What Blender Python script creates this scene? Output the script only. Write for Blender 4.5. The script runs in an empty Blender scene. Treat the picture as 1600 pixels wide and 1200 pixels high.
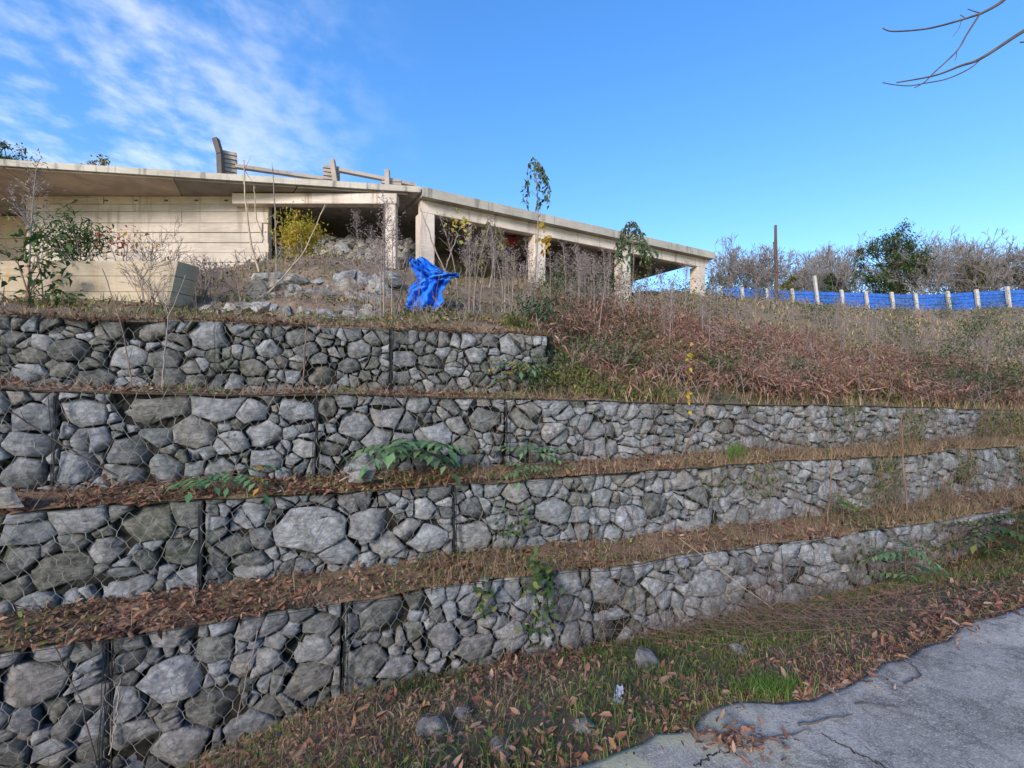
import bpy, math, random
import numpy as np
random.seed(7); rng = np.random.default_rng(11)
S = bpy.context.scene; C = S.collection
PI = math.pi
# ------------------------------------------------------------------ camera, sky, sun, exposure
EYE = 2.1; F = 740.0; HOR = 610.0
cam = bpy.data.cameras.new('camera'); camo = bpy.data.objects.new('camera', cam); C.objects.link(camo)
cam.sensor_width = 36; cam.lens = F / 1600 * 36; cam.shift_y = (HOR - 600) / 1600
cam.clip_start = .05; cam.clip_end = 2000
camo.location = (0, 0, EYE); camo.rotation_euler = (PI / 2, 0, 0)
S.camera = camo
SUN_EL, SUN_AZ = math.radians(24), math.radians(205)      # azimuth clockwise from +Y: behind the camera, to its left
w = bpy.data.worlds.new('World'); S.world = w; w.use_nodes = True
def build_world():
    nt = w.node_tree; N = nt.nodes; L = nt.links; N.clear()
    out = N.new('ShaderNodeOutputWorld'); bg = N.new('ShaderNodeBackground'); bg.inputs['Strength'].default_value = .15
    sky = N.new('ShaderNodeTexSky'); sky.sky_type = 'NISHITA'; sky.sun_disc = False
    sky.sun_elevation = SUN_EL; sky.sun_rotation = SUN_AZ; sky.air_density = 1.0; sky.dust_density = .3; sky.ozone_density = 2.2; sky.altitude = 600
    tc = N.new('ShaderNodeTexCoord'); sep = N.new('ShaderNodeSeparateXYZ'); L.new(tc.outputs['Generated'], sep.inputs[0])
    def math_(op, a, b=None):
        m = N.new('ShaderNodeMath'); m.operation = op
        for i, x in enumerate((a, b)):
            if x is None: continue
            if isinstance(x, (int, float)): m.inputs[i].default_value = x
            else: L.new(x, m.inputs[i])
        return m.outputs[0]
    zz = math_('ADD', math_('MAXIMUM', sep.outputs['Z'], 0.0), .12)
    px = math_('DIVIDE', sep.outputs['X'], zz); py = math_('DIVIDE', sep.outputs['Y'], zz)
    comb = N.new('ShaderNodeCombineXYZ'); L.new(px, comb.inputs[0]); L.new(py, comb.inputs[1])
    def noise(scale, detail, rough, vec, dist=0):
        n = N.new('ShaderNodeTexNoise'); n.inputs['Scale'].default_value = scale; n.inputs['Detail'].default_value = detail
        n.inputs['Roughness'].default_value = rough; n.inputs['Distortion'].default_value = dist; L.new(vec, n.inputs['Vector']); return n.outputs['Fac']
    mp = N.new('ShaderNodeMapping'); L.new(comb.outputs[0], mp.inputs['Vector']); mp.inputs['Rotation'].default_value = (0, 0, math.radians(-28)); mp.inputs['Scale'].default_value = (1, .9, 1); mp.inputs['Location'].default_value = (.35, 1.1, 0)
    big = noise(1.1, 3, .5, mp.outputs[0]); fine = noise(4.2, 6, .6, mp.outputs[0], .2); puff = noise(11, 5, .55, mp.outputs[0], .1)
    mix = math_('ADD', math_('ADD', math_('MULTIPLY', big, .5), math_('MULTIPLY', fine, .3)), math_('MULTIPLY', puff, .28))
    mr = N.new('ShaderNodeMapRange'); mr.interpolation_type = 'SMOOTHSTEP'; L.new(mix, mr.inputs[0])
    mr.inputs[1].default_value = .46; mr.inputs[2].default_value = .66
    side = N.new('ShaderNodeMapRange'); side.interpolation_type = 'SMOOTHSTEP'; L.new(sep.outputs['X'], side.inputs[0])
    side.inputs[1].default_value = -.1; side.inputs[2].default_value = -.6
    amt = math_('MULTIPLY', math_('MULTIPLY', mr.outputs[0], side.outputs[0]), .55)
    hs = N.new('ShaderNodeHueSaturation'); hs.inputs['Hue'].default_value = .511; hs.inputs['Saturation'].default_value = 1.5; hs.inputs['Value'].default_value = 1.5
    mx = N.new('ShaderNodeMix'); mx.data_type = 'RGBA'; L.new(amt, mx.inputs[0]); gm = N.new('ShaderNodeGamma'); gm.inputs[1].default_value = .75; L.new(sky.outputs[0], gm.inputs[0]); L.new(gm.outputs[0], hs.inputs['Color']); L.new(hs.outputs[0], mx.inputs[6]); mx.inputs[7].default_value = (4.0, 4.15, 4.7, 1)
    L.new(mx.outputs[2], bg.inputs[0]); L.new(bg.outputs[0], out.inputs[0])
build_world()
sd = bpy.data.lights.new('sun', 'SUN'); sd.energy = 2.7; sd.angle = math.radians(18); sd.color = (1, .91, .81)
sun = bpy.data.objects.new('sun', sd); C.objects.link(sun); sun.rotation_euler = (PI / 2 - SUN_EL, 0, PI - SUN_AZ)
vs = S.view_settings; vs.view_transform = 'Standard'; vs.look = 'None'; vs.gamma = 1; vs.exposure = 1.02; vs.use_curve_mapping = False
S.cycles.max_bounces = 5; S.cycles.transparent_max_bounces = 4

# ------------------------------------------------------------------ helpers
TH = math.radians(19.4); CT, ST = math.cos(TH), math.sin(TH)      # direction of the terraced wall
def P(px, py, d):  return np.array([(px - 800) / F * d, d, EYE - (py - HOR) / F * d])
def uv2xy(u, v):   return CT * u - ST * v, ST * u + CT * v
def pix_u(px, v):
    a = (px - 800) / F; Y = v / (CT - ST * a); return Y * (CT * a + ST), Y
def pix_wall(px, py, v):
    u, Y = pix_u(px, v); return u, EYE - (py - HOR) / F * Y, F / Y
def ss(a, b, x):
    t = np.clip((np.asarray(x, float) - a) / (b - a), 0, 1); return t * t * (3 - 2 * t)
class Noise2:
    def __init__(s, seed):
        r = np.random.default_rng(seed); s.g = r.uniform(-1, 1, (64, 64))
    def __call__(s, x, y):
        x = np.asarray(x, float); y = np.asarray(y, float); xi = np.floor(x).astype(int); yi = np.floor(y).astype(int)
        fx = x - xi; fy = y - yi; fx = fx * fx * (3 - 2 * fx); fy = fy * fy * (3 - 2 * fy); g = s.g
        a = g[xi % 64, yi % 64]; b = g[(xi + 1) % 64, yi % 64]; c = g[xi % 64, (yi + 1) % 64]; d = g[(xi + 1) % 64, (yi + 1) % 64]
        return (a * (1 - fx) + b * fx) * (1 - fy) + (c * (1 - fx) + d * fx) * fy
n1, n2, n3 = Noise2(1), Noise2(2), Noise2(3)
def mesh(name, V, Fc):
    me = bpy.data.meshes.new(name); V = np.asarray(V, np.float32).reshape(-1, 3)
    if isinstance(Fc, np.ndarray) and Fc.ndim == 2:
        k = Fc.shape[1]; n = len(Fc); me.vertices.add(len(V)); me.vertices.foreach_set('co', V.ravel())
        me.loops.add(n * k); me.loops.foreach_set('vertex_index', Fc.ravel().astype(np.int32))
        me.polygons.add(n); me.polygons.foreach_set('loop_start', np.arange(0, n * k, k, dtype=np.int32)); me.update(calc_edges=True)
    else:
        me.from_pydata([tuple(map(float, v)) for v in V], [], [list(map(int, f)) for f in Fc]); me.update()
    return me
def tag(o, label=None, cat=None, group=None, kind=None):
    if label: o['label'] = label
    if cat: o['category'] = cat
    if group: o['group'] = group
    if kind: o['kind'] = kind
    return o
def obj(name, me, m=None, parent=None, loc=None, smooth=False):
    if m and not me.materials: me.materials.append(m)
    o = bpy.data.objects.new(name, me); C.objects.link(o)
    if parent: o.parent = parent
    if loc is not None: o.location = loc
    if smooth: me.polygons.foreach_set('use_smooth', np.ones(len(me.polygons), bool))
    return o
def thing(name, label, cat, loc=(0, 0, 0), rz=0, group=None):
    o = bpy.data.objects.new(name, None); C.objects.link(o); o.empty_display_size = .1; o.location = loc; o.rotation_euler = (0, 0, rz)
    return tag(o, label, cat, group)
def copy_tree(o, parent=None):
    c = o.copy(); C.objects.link(c); c.parent = parent
    for ch in list(o.children): copy_tree(ch, c)
    return c
class MB:
    def __init__(s): s.V = []; s.F = []; s.n = 0
    def add(s, V, Fc):
        V = np.asarray(V, float).reshape(-1, 3); Fc = np.asarray(Fc, int)
        if len(V) == 0: return s
        s.V.append(V); s.F.append(Fc + s.n); s.n += len(V); return s
    def mesh(s, name):
        return mesh(name, np.concatenate(s.V), np.concatenate(s.F))
def nrm(a): return a / (np.linalg.norm(a, axis=-1, keepdims=True) + 1e-9)
def leaves(p, d, up, ln, wd, fold=.25, droop=.2):
    """leaf blades: 5 points, 4 triangles each"""
    p = np.asarray(p, float).reshape(-1, 3); n = len(p); d = nrm(np.broadcast_to(d, (n, 3))); up = np.broadcast_to(up, (n, 3))
    sd_ = nrm(np.cross(d, up)); nn = nrm(np.cross(sd_, d)); ln = np.broadcast_to(ln, n)[:, None]; wd = np.broadcast_to(wd, n)[:, None]
    m = p + d * ln * .45; l = m + sd_ * wd * .5 + nn * wd * fold; r = m - sd_ * wd * .5 + nn * wd * fold; t = p + d * ln - nn * ln * droop
    V = np.stack([p, m, t, l, r], 1).reshape(-1, 3); i = np.arange(n)[:, None] * 5
    Fc = np.concatenate([i + np.array([[0, 1, 3]]), i + np.array([[1, 2, 3]]), i + np.array([[0, 4, 1]]), i + np.array([[1, 4, 2]])], 1).reshape(-1, 3)
    return V, Fc
def leaves8(p, d, up, ln, wd, fold=.25, droop=.2):
    p = np.asarray(p, float).reshape(-1, 3); n = len(p); d = nrm(np.broadcast_to(d, (n, 3))); up = np.broadcast_to(up, (n, 3)); sd_ = nrm(np.cross(d, up)); nn = nrm(np.cross(sd_, d)); ln = np.broadcast_to(ln, n)[:, None]; wd = np.broadcast_to(wd, n)[:, None]
    pt = lambda t, s_, h: p + d * ln * t + sd_ * wd * s_ * .5 + nn * (wd * fold * h - ln * droop * t * t)
    j = lambda: rng.uniform(.8, 1.15, (n, 1)); a, b, c, e = j(), j(), j(), j()
    V = np.stack([p, pt(.34, 0, 0), pt(.7, 0, 0), pt(1, 0, 0), pt(.22, .85 * a, 1), pt(.62, .8 * b, .8), pt(.25, -.85 * c, 1), pt(.6, -.8 * e, .8)], 1).reshape(-1, 3); i = np.arange(n)[:, None] * 8
    T = [(0, 1, 4), (1, 5, 4), (1, 2, 5), (2, 3, 5), (0, 6, 1), (1, 6, 7), (1, 7, 2), (2, 7, 3)]
    return V, np.concatenate([i + np.array([t]) for t in T], 1).reshape(-1, 3)
def blades(p, h, wd, lean, bend=.5):
    p = np.asarray(p, float).reshape(-1, 3); n = len(p); a = rng.uniform(0, 2 * PI, n); dr = np.stack([np.cos(a), np.sin(a), np.zeros(n)], 1)
    b = rng.uniform(0, 2 * PI, n); sd_ = np.stack([np.cos(b), np.sin(b), np.zeros(n)], 1) * np.broadcast_to(wd, n)[:, None] * .5
    h = np.broadcast_to(h, n)[:, None]; lean = np.broadcast_to(lean, n)[:, None] * rng.uniform(.2, 1.2, (n, 1)); up = np.array([0, 0, 1.])
    m = p + up * h * .6 + dr * h * lean * .35; t = p + up * h * (1 - .45 * lean * bend) + dr * h * lean
    V = np.stack([p - sd_, p + sd_, m - sd_ * .7, m + sd_ * .7, t], 1).reshape(-1, 3); i = np.arange(n)[:, None] * 5
    Fc = np.concatenate([i + np.array([[0, 1, 3]]), i + np.array([[0, 3, 2]]), i + np.array([[2, 3, 4]])], 1).reshape(-1, 3)
    return V, Fc
def tubes(p0, p1, r0, r1, k=3):
    p0 = np.asarray(p0, float).reshape(-1, 3); p1 = np.asarray(p1, float).reshape(-1, 3); n = len(p0)
    d = nrm(p1 - p0); ref = np.where(np.abs(d[:, 2:3]) > .9, np.array([[1., 0, 0]]), np.array([[0, 0, 1.]])); a = nrm(np.cross(d, ref)); b = np.cross(d, a)
    r0 = np.broadcast_to(r0, n)[:, None]; r1 = np.broadcast_to(r1, n)[:, None]; R0 = []; R1 = []
    for q in range(k):
        t = 2 * PI * q / k; v = a * math.cos(t) + b * math.sin(t); R0.append(p0 + v * r0); R1.append(p1 + v * r1)
    V = np.stack(R0 + R1, 1).reshape(-1, 3); i = np.arange(n)[:, None] * 2 * k; fs = []
    for q in range(k):
        e = (q + 1) % k; fs += [i + np.array([[q, e, k + e]]), i + np.array([[q, k + e, k + q]])]
    return V, np.concatenate(fs, 1).reshape(-1, 3)
def path_tube(pts, r0, r1, k=4):
    pts = np.asarray(pts, float); rr = np.linspace(r0, r1, len(pts)); return tubes(pts[:-1], pts[1:], rr[:-1], rr[1:], k)
BOXF = [(0, 2, 3, 1), (4, 5, 7, 6), (0, 1, 5, 4), (2, 6, 7, 3), (0, 4, 6, 2), (1, 3, 7, 5)]
def box_mesh(name, x0, x1, y0, y1, z0, z1, bev=.012, jit=0):
    """box with chamfered edges (24 vertices)"""
    c = np.array([(x0 + x1) / 2, (y0 + y1) / 2, (z0 + z1) / 2]); h = np.array([x1 - x0, y1 - y0, z1 - z0]) / 2; bev = min(bev, h.min() * .45)
    V = []; idx = {}
    for sx in (-1, 1):
        for sy in (-1, 1):
            for sz in (-1, 1):
                s_ = np.array([sx, sy, sz])
                for ax in range(3):
                    q = h - bev; q[ax] = h[ax]; idx[(sx, sy, sz, ax)] = len(V); V.append(c + s_ * q + (np.array([random.uniform(-jit, jit) for _ in range(3)]) if jit else 0))
    Fc = []
    I = lambda s_, ax: idx[(s_[0], s_[1], s_[2], ax)]
    for ax in range(3):
        o = [a for a in range(3) if a != ax]
        for sg in (-1, 1):
            f = []
            for (a, b) in ((-1, -1), (1, -1), (1, 1), (-1, 1)):
                s_ = [0, 0, 0]; s_[ax] = sg; s_[o[0]] = a; s_[o[1]] = b; f.append(I(s_, ax))
            if (sg == 1) != (ax != 1): f.reverse()
            Fc.append(f)
        for a in (-1, 1):
            for b in (-1, 1):
                s0 = [0, 0, 0]; s0[ax] = -1; s0[o[0]] = a; s0[o[1]] = b; s1 = list(s0); s1[ax] = 1
                f = [I(s0, o[0]), I(s1, o[0]), I(s1, o[1]), I(s0, o[1])]
                if (a * b == 1) == (ax != 1): f.reverse()
                Fc.append(f)
    for sx in (-1, 1):
        for sy in (-1, 1):
            for sz in (-1, 1):
                f = [I((sx, sy, sz), 0), I((sx, sy, sz), 1), I((sx, sy, sz), 2)]
                if sx * sy * sz < 0: f.reverse()
                Fc.append(f)
    return mesh(name, V, Fc)
def prism_mesh(name, poly, z0, z1):
    n = len(poly); V = [(x, y, z0) for x, y in poly] + [(x, y, z1) for x, y in poly]
    Fc = [list(range(n))[::-1], list(range(n, 2 * n))] + [[i, (i + 1) % n, n + (i + 1) % n, n + i] for i in range(n)]
    return mesh(name, V, Fc)

# ------------------------------------------------------------------ materials
def newmat(name):
    m = bpy.data.materials.new(name); m.use_nodes = True; nt = m.node_tree; b = nt.nodes['Principled BSDF']
    b.inputs['Specular IOR Level'].default_value = .25; b.inputs['Roughness'].default_value = .85; return m, nt, b
class NB:
    def __init__(s, nt): s.nt = nt; s.N = nt.nodes; s.L = nt.links
    def val(s, sock, x):
        if isinstance(x, bpy.types.NodeSocket): s.L.new(x, sock)
        else: sock.default_value = x
    def math(s, op, a, b=0.0):
        m = s.N.new('ShaderNodeMath'); m.operation = op; s.val(m.inputs[0], a); s.val(m.inputs[1], b); return m.outputs[0]
    def noise(s, vec, sc, det=4, ro=.55, dist=0):
        n = s.N.new('ShaderNodeTexNoise'); n.inputs['Scale'].default_value = sc; n.inputs['Detail'].default_value = det; n.inputs['Roughness'].default_value = ro; n.inputs['Distortion'].default_value = dist
        if vec is not None: s.L.new(vec, n.inputs['Vector'])
        return n.outputs['Fac']
    def voro(s, vec, sc, feat='F1', out='Distance', rnd=1):
        n = s.N.new('ShaderNodeTexVoronoi'); n.feature = feat; n.inputs['Scale'].default_value = sc; n.inputs['Randomness'].default_value = rnd
        s.L.new(vec, n.inputs['Vector']); return n.outputs[out]
    def ramp(s, fac, stops):
        r = s.N.new('ShaderNodeValToRGB'); e = r.color_ramp.elements
        while len(e) < len(stops): e.new(.5)
        for k, (p, c) in enumerate(stops): e[k].position = p; e[k].color = (*c, 1) if len(c) == 3 else c
        s.L.new(fac, r.inputs[0]); return r.outputs[0]
    def mix(s, f, a, b, mode='MIX'):
        m = s.N.new('ShaderNodeMix'); m.data_type = 'RGBA'; m.blend_type = mode; s.val(m.inputs[0], f)
        for i, x in ((6, a), (7, b)):
            if isinstance(x, tuple): x = (*x, 1) if len(x) == 3 else x
            s.val(m.inputs[i], x)
        return m.outputs[2]
    def rng(s, x, a, b, c=0., d=1.):
        m = s.N.new('ShaderNodeMapRange'); m.interpolation_type = 'SMOOTHSTEP'; s.val(m.inputs[0], x)
        for i, q in enumerate((a, b, c, d)): m.inputs[i + 1].default_value = q
        return m.outputs[0]
    def bump(s, h, strength, dist, prev=None):
        b = s.N.new('ShaderNodeBump'); b.inputs['Strength'].default_value = strength; b.inputs['Distance'].default_value = dist; s.L.new(h, b.inputs['Height'])
        if prev: s.L.new(prev, b.inputs['Normal'])
        return b.outputs[0]
    def coord(s, k='Object'): return s.N.new('ShaderNodeTexCoord').outputs[k]
    def pos(s): return s.N.new('ShaderNodeNewGeometry').outputs['Position']
    def vadd(s, a, k):
        m = s.N.new('ShaderNodeVectorMath'); m.operation = 'ADD'; s.L.new(a, m.inputs[0]); s.val(m.inputs[1], k); return m.outputs[0]
def stone_mat(name, stops, moss=.3, warm=1.0):
    m, nt, b = newmat(name); n = NB(nt); oi = n.N.new('ShaderNodeObjectInfo').outputs['Random']
    co = n.coord(); off = n.math('MULTIPLY', oi, 57.0); v = n.vadd(co, off) if False else None
    cx = n.N.new('ShaderNodeCombineXYZ'); n.L.new(off, cx.inputs[0]); n.L.new(off, cx.inputs[1]); n.L.new(off, cx.inputs[2]); v = n.vadd(co, cx.outputs[0])
    base = n.ramp(oi, stops)
    a = n.noise(v, 9, 6, .65, .4); base = n.mix(n.rng(a, .3, .72), n.mix(.6, base, (.05, .05, .052)), n.mix(.25, base, (.6, .6, .6)))
    st = n.noise(v, 3.0, 4, .6, 1.2); base = n.mix(n.rng(st, .55, .75, 0, .45), base, (.20, .15, .10))
    sp = n.noise(v, 60, 3, .7); base = n.mix(n.rng(sp, .6, .75, 0, .35), base, (.55, .55, .53))
    ps = n.pos(); mo = n.noise(ps, .8, 5, .6); fm = n.noise(v, 14, 4, .6)
    base = n.mix(n.math('MULTIPLY', n.rng(mo, .5, .66, 0, moss), n.rng(fm, .35, .6)), base, (.055, .07, .035))
    n.L.new(base, b.inputs['Base Color'])
    mpn = n.N.new('ShaderNodeMapping'); n.L.new(v, mpn.inputs[0]); mpn.inputs['Scale'].default_value = (1, 1, 2.4); mpn.inputs['Rotation'].default_value = (.3, .2, .4)
    b1 = n.bump(n.noise(mpn.outputs[0], 11, 8, .7, .6), .9, .06); b2 = n.bump(n.noise(v, 48, 5, .7), .6, .014, b1); b3 = n.bump(n.voro(mpn.outputs[0], 9, 'F1'), .5, .03, b2)
    n.L.new(b3, b.inputs['Normal']); b.inputs['Roughness'].default_value = .8; return m
M = {}
M['stone'] = stone_mat('stone_grey', [(0, (.07, .073, .078)), (.1, (.135, .143, .152)), (.22, (.23, .243, .265)), (.42, (.31, .328, .36)), (.56, (.26, .263, .272)), (.66, (.21, .188, .165)), (.74, (.38, .398, .43)), (.86, (.28, .25, .215)), (.94, (.42, .432, .45)), (1, (.12, .115, .11))], .5)
M['stone_mossy'] = stone_mat('stone_mossy', [(0, (.04, .042, .032)), (.3, (.08, .083, .066)), (.6, (.12, .122, .108)), (.8, (.095, .088, .05)), (1, (.17, .165, .15))], 1.0)
M['stone_tan'] = stone_mat('stone_tan', [(0, (.2, .175, .15)), (.3, (.3, .265, .22)), (.6, (.27, .25, .23)), (.85, (.36, .31, .25)), (1, (.22, .19, .15))], .35)
def leaf_mat(name, stops, trans=.35, rough=.65, dull=0):
    m, nt, b = newmat(name); n = NB(nt); g = n.N.new('ShaderNodeNewGeometry'); isl = g.outputs['Random Per Island']
    col = n.ramp(isl, stops); nz = n.noise(g.outputs['Position'], 3.5, 3); col = n.mix(n.rng(nz, .35, .7, 0, .35), col, n.mix(.55, col, (.03, .03, .02)))
    n.L.new(col, b.inputs['Base Color']); b.inputs['Roughness'].default_value = rough
    if trans:
        t = n.N.new('ShaderNodeBsdfTranslucent'); n.L.new(col, t.inputs[0]); mx = n.N.new('ShaderNodeMixShader'); mx.inputs[0].default_value = trans
        n.L.new(b.outputs[0], mx.inputs[1]); n.L.new(t.outputs[0], mx.inputs[2]); n.L.new(mx.outputs[0], n.N['Material Output'].inputs[0])
    return m
M['litter'] = leaf_mat('leaf_litter', [(0, (.08, .035, .022)), (.3, (.17, .072, .043)), (.55, (.25, .115, .07)), (.75, (.31, .175, .115)), (.9, (.15, .08, .055)), (1, (.4, .27, .19))], .1)
M['grass'] = leaf_mat('green_grass', [(0, (.05, .09, .02)), (.4, (.09, .15, .03)), (.75, (.15, .2, .045)), (1, (.27, .26, .09))])
M['brightgrass'] = leaf_mat('bright_grass', [(0, (.06, .14, .02)), (.6, (.10, .2, .03)), (1, (.16, .22, .05))])
M['hay'] = leaf_mat('dry_grass', [(0, (.16, .105, .06)), (.35, (.29, .195, .11)), (.7, (.41, .29, .165)), (1, (.52, .4, .24))], .2)
M['bracken'] = leaf_mat('dead_bracken', [(0, (.12, .055, .04)), (.35, (.26, .13, .092)), (.7, (.36, .2, .145)), (1, (.5, .34, .26))], .25)
M['green'] = leaf_mat('green_leaves', [(0, (.025, .055, .018)), (.5, (.05, .10, .028)), (.85, (.09, .14, .04)), (1, (.2, .2, .05))])
M['dark'] = leaf_mat('dark_leaves', [(0, (.025, .05, .022)), (.5, (.055, .10, .042)), (1, (.10, .15, .06))], .25)
M['ailanthus'] = leaf_mat('soft_green_leaflets', [(0, (.07, .16, .07)), (.6, (.13, .26, .11)), (1, (.22, .34, .15))], .4)
M['yellow'] = leaf_mat('yellow_leaves', [(0, (.42, .27, .03)), (.5, (.5, .36, .04)), (1, (.5, .24, .06))], .4)
M['yellowgreen'] = leaf_mat('yellow_green_leaves', [(0, (.2, .24, .04)), (.3, (.42, .4, .06)), (.7, (.6, .45, .06)), (1, (.6, .3, .07))], .4)
M['red'] = leaf_mat('red_leaves', [(0, (.38, .045, .035)), (.6, (.5, .09, .05)), (1, (.45, .17, .06))], .4)
M['olive'] = leaf_mat('olive_leaves', [(0, (.06, .07, .02)), (.5, (.14, .14, .04)), (1, (.3, .26, .07))])
def bark_mat(name, c0, c1):
    m, nt, b = newmat(name); n = NB(nt); a = n.noise(n.pos(), 6, 4); n.L.new(n.ramp(a, [(.3, c0), (.7, c1)]), b.inputs['Base Color']); return m
M['twig'] = bark_mat('grey_twigs', (.16, .125, .11), (.28, .23, .205))
M['bark'] = bark_mat('dark_bark', (.045, .036, .032), (.11, .09, .08))
M['fartwig'] = bark_mat('mauve_grey_twigs', (.15, .132, .125), (.26, .235, .22))
M['redtwig'] = bark_mat('red_brown_stems', (.10, .06, .045), (.2, .13, .10))
M['straw'] = bark_mat('straw_stems', (.28, .21, .14), (.42, .34, .24))
M['plume'] = bark_mat('grey_seed_plumes', (.15, .12, .115), (.25, .2, .19))
def soil_mat(name, a, b_, c, sc=1.0):
    m, nt, b = newmat(name); n = NB(nt); p = n.pos(); x = n.noise(p, 2.2 * sc, 6, .65); y = n.noise(p, 17 * sc, 5, .7); z = n.noise(p, .55 * sc, 4)
    col = n.mix(n.rng(x, .35, .65), a, b_); col = n.mix(n.math('MULTIPLY', n.rng(z, .45, .62), n.rng(y, .4, .6)), col, c); col = n.mix(n.rng(y, .3, .7, .5, 0), col, (.02, .016, .012))
    n.L.new(col, b.inputs['Base Color']); n.L.new(n.bump(n.noise(p, 26, 6, .7), .8, .05), b.inputs['Normal']); b.inputs['Roughness'].default_value = .95; return m
M['soil'] = soil_mat('leafy_soil', (.19, .12, .08), (.28, .175, .115), (.13, .14, .055))
M['hill'] = soil_mat('scrub_soil', (.22, .155, .11), (.29, .21, .15), (.15, .14, .07), .6)
def concrete_mat(name, c, warm=(.3, .2, .1), dirt=.5, streak=1.0):
    m, nt, b = newmat(name); n = NB(nt); p = n.pos(); oi = n.N.new('ShaderNodeObjectInfo').outputs['Random']
    mp = n.N.new('ShaderNodeMapping'); n.L.new(p, mp.inputs[0]); mp.inputs['Scale'].default_value = (.25, .25, 4)
    mv = n.N.new('ShaderNodeMapping'); n.L.new(p, mv.inputs[0]); mv.inputs['Scale'].default_value = (3, 3, .35)
    lo = n.noise(p, .7, 6, .6); gr = n.noise(mp.outputs[0], 9, 5, .6); stn = n.noise(mv.outputs[0], 1.5, 5, .6); fi = n.noise(p, 30, 4, .7)
    dk = tuple(x * .62 for x in c); lt = tuple(min(.75, x * 1.18) for x in c)
    col = n.mix(n.rng(lo, .3, .7), dk, c); col = n.mix(n.rng(gr, .45, .7, 0, .5), col, lt); col = n.mix(n.rng(stn, .52, .7, 0, dirt * streak), col, warm)
    col = n.mix(n.rng(fi, .55, .75, 0, .3), col, dk); col = n.mix(n.math('MULTIPLY', oi, .22), col, dk)
    n.L.new(col, b.inputs['Base Color']); n.L.new(n.bump(fi, .35, .012, n.bump(gr, .4, .02)), b.inputs['Normal']); return m
M['concrete'] = concrete_mat('board_marked_concrete', (.5, .435, .37), (.27, .22, .17), .85)
M['concrete_base'] = concrete_mat('stained_concrete', (.44, .365, .265), (.38, .22, .08), .8)
M['slab'] = concrete_mat('weathered_slab', (.44, .405, .345), (.15, .135, .115), .95)
M['soffit'] = concrete_mat('brown_soffit', (.5, .41, .325), (.33, .27, .21), .5)
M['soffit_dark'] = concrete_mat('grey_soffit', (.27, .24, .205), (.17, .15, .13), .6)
M['column'] = concrete_mat('pale_column', (.6, .52, .45), (.25, .19, .15), .85)
M['timber'] = concrete_mat('weathered_timber', (.34, .29, .25), (.17, .14, .12), .6)
M['timber_dark'] = concrete_mat('dark_timber', (.12, .10, .09), (.06, .05, .05), .6)
def road_mat():
    m, nt, b = newmat('worn_asphalt'); n = NB(nt); p = n.pos(); big = n.noise(p, .8, 7, .68); mid = n.noise(p, 3.6, 8, .75, .6); sm = n.noise(p, 22, 5, .7); fi = n.noise(p, 90, 3, .75); sp = n.voro(p, 70)
    col = n.mix(n.rng(big, .34, .68), (.18, .16, .142), (.34, .312, .278)); col = n.mix(n.rng(mid, .45, .62, 0, .85), col, (.105, .095, .087)); col = n.mix(n.rng(sm, .5, .7, 0, .5), col, (.4, .38, .35))
    col = n.mix(n.rng(fi, .5, .72, 0, .75), col, (.46, .44, .41)); col = n.mix(n.rng(fi, .48, .3, 0, .7), col, (.06, .058, .056))
    sx = n.N.new('ShaderNodeSeparateXYZ'); n.L.new(p, sx.inputs[0])
    lich = n.math('MULTIPLY', n.rng(n.noise(p, 3.2, 6, .6), .42, .58), n.rng(sx.outputs[0], 1.9, .9)); col = n.mix(n.math('MULTIPLY', lich, .7), col, (.34, .32, .19))
    n.L.new(col, b.inputs['Base Color']); n.L.new(n.bump(fi, .5, .006, n.bump(sm, .5, .012)), b.inputs['Normal']); b.inputs['Roughness'].default_value = .9; return m
M['road'] = road_mat()
def plain(name, c, rough=.6, metal=0, var=.3, trans=0):
    m, nt, b = newmat(name); n = NB(nt); a = n.noise(n.pos(), 5, 4); n.L.new(n.mix(n.rng(a, .35, .7), c, tuple(x * (1 - var) for x in c)), b.inputs['Base Color']); b.inputs['Roughness'].default_value = rough; b.inputs['Metallic'].default_value = metal; return m
M['wire'] = plain('galvanised_wire', (.24, .23, .21), .6, .1, .5)
M['seam'] = plain('black_lacing_wire', (.02, .021, .023), .6)
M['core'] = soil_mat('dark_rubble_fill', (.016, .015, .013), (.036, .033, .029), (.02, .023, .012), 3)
def tarp_mat():
    m, nt, b = newmat('blue_tarp'); n = NB(nt); p = n.pos(); col = n.mix(n.rng(n.noise(p, 4, 5, .65), .4, .7, 0, .6), (.012, .16, .74), (.06, .25, .7)); col = n.mix(n.rng(n.noise(p, 9, 5, .7), .55, .75, 0, .5), col, (.02, .07, .3)); n.L.new(col, b.inputs['Base Color']); b.inputs['Roughness'].default_value = .5; n.L.new(n.bump(n.noise(p, 14, 5, .6, 1.), .8, .05), b.inputs['Normal']); return m
M['tarp'] = tarp_mat()
M['fence'] = plain('blue_sheet', (.018, .10, .40), .5, 0, .45)
M['post'] = plain('white_post', (.42, .4, .37), .8)
M['litterbag'] = plain('pale_plastic', (.26, .29, .42), .5)
M['pole'] = plain('dark_pole', (.10, .065, .05), .85)

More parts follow.
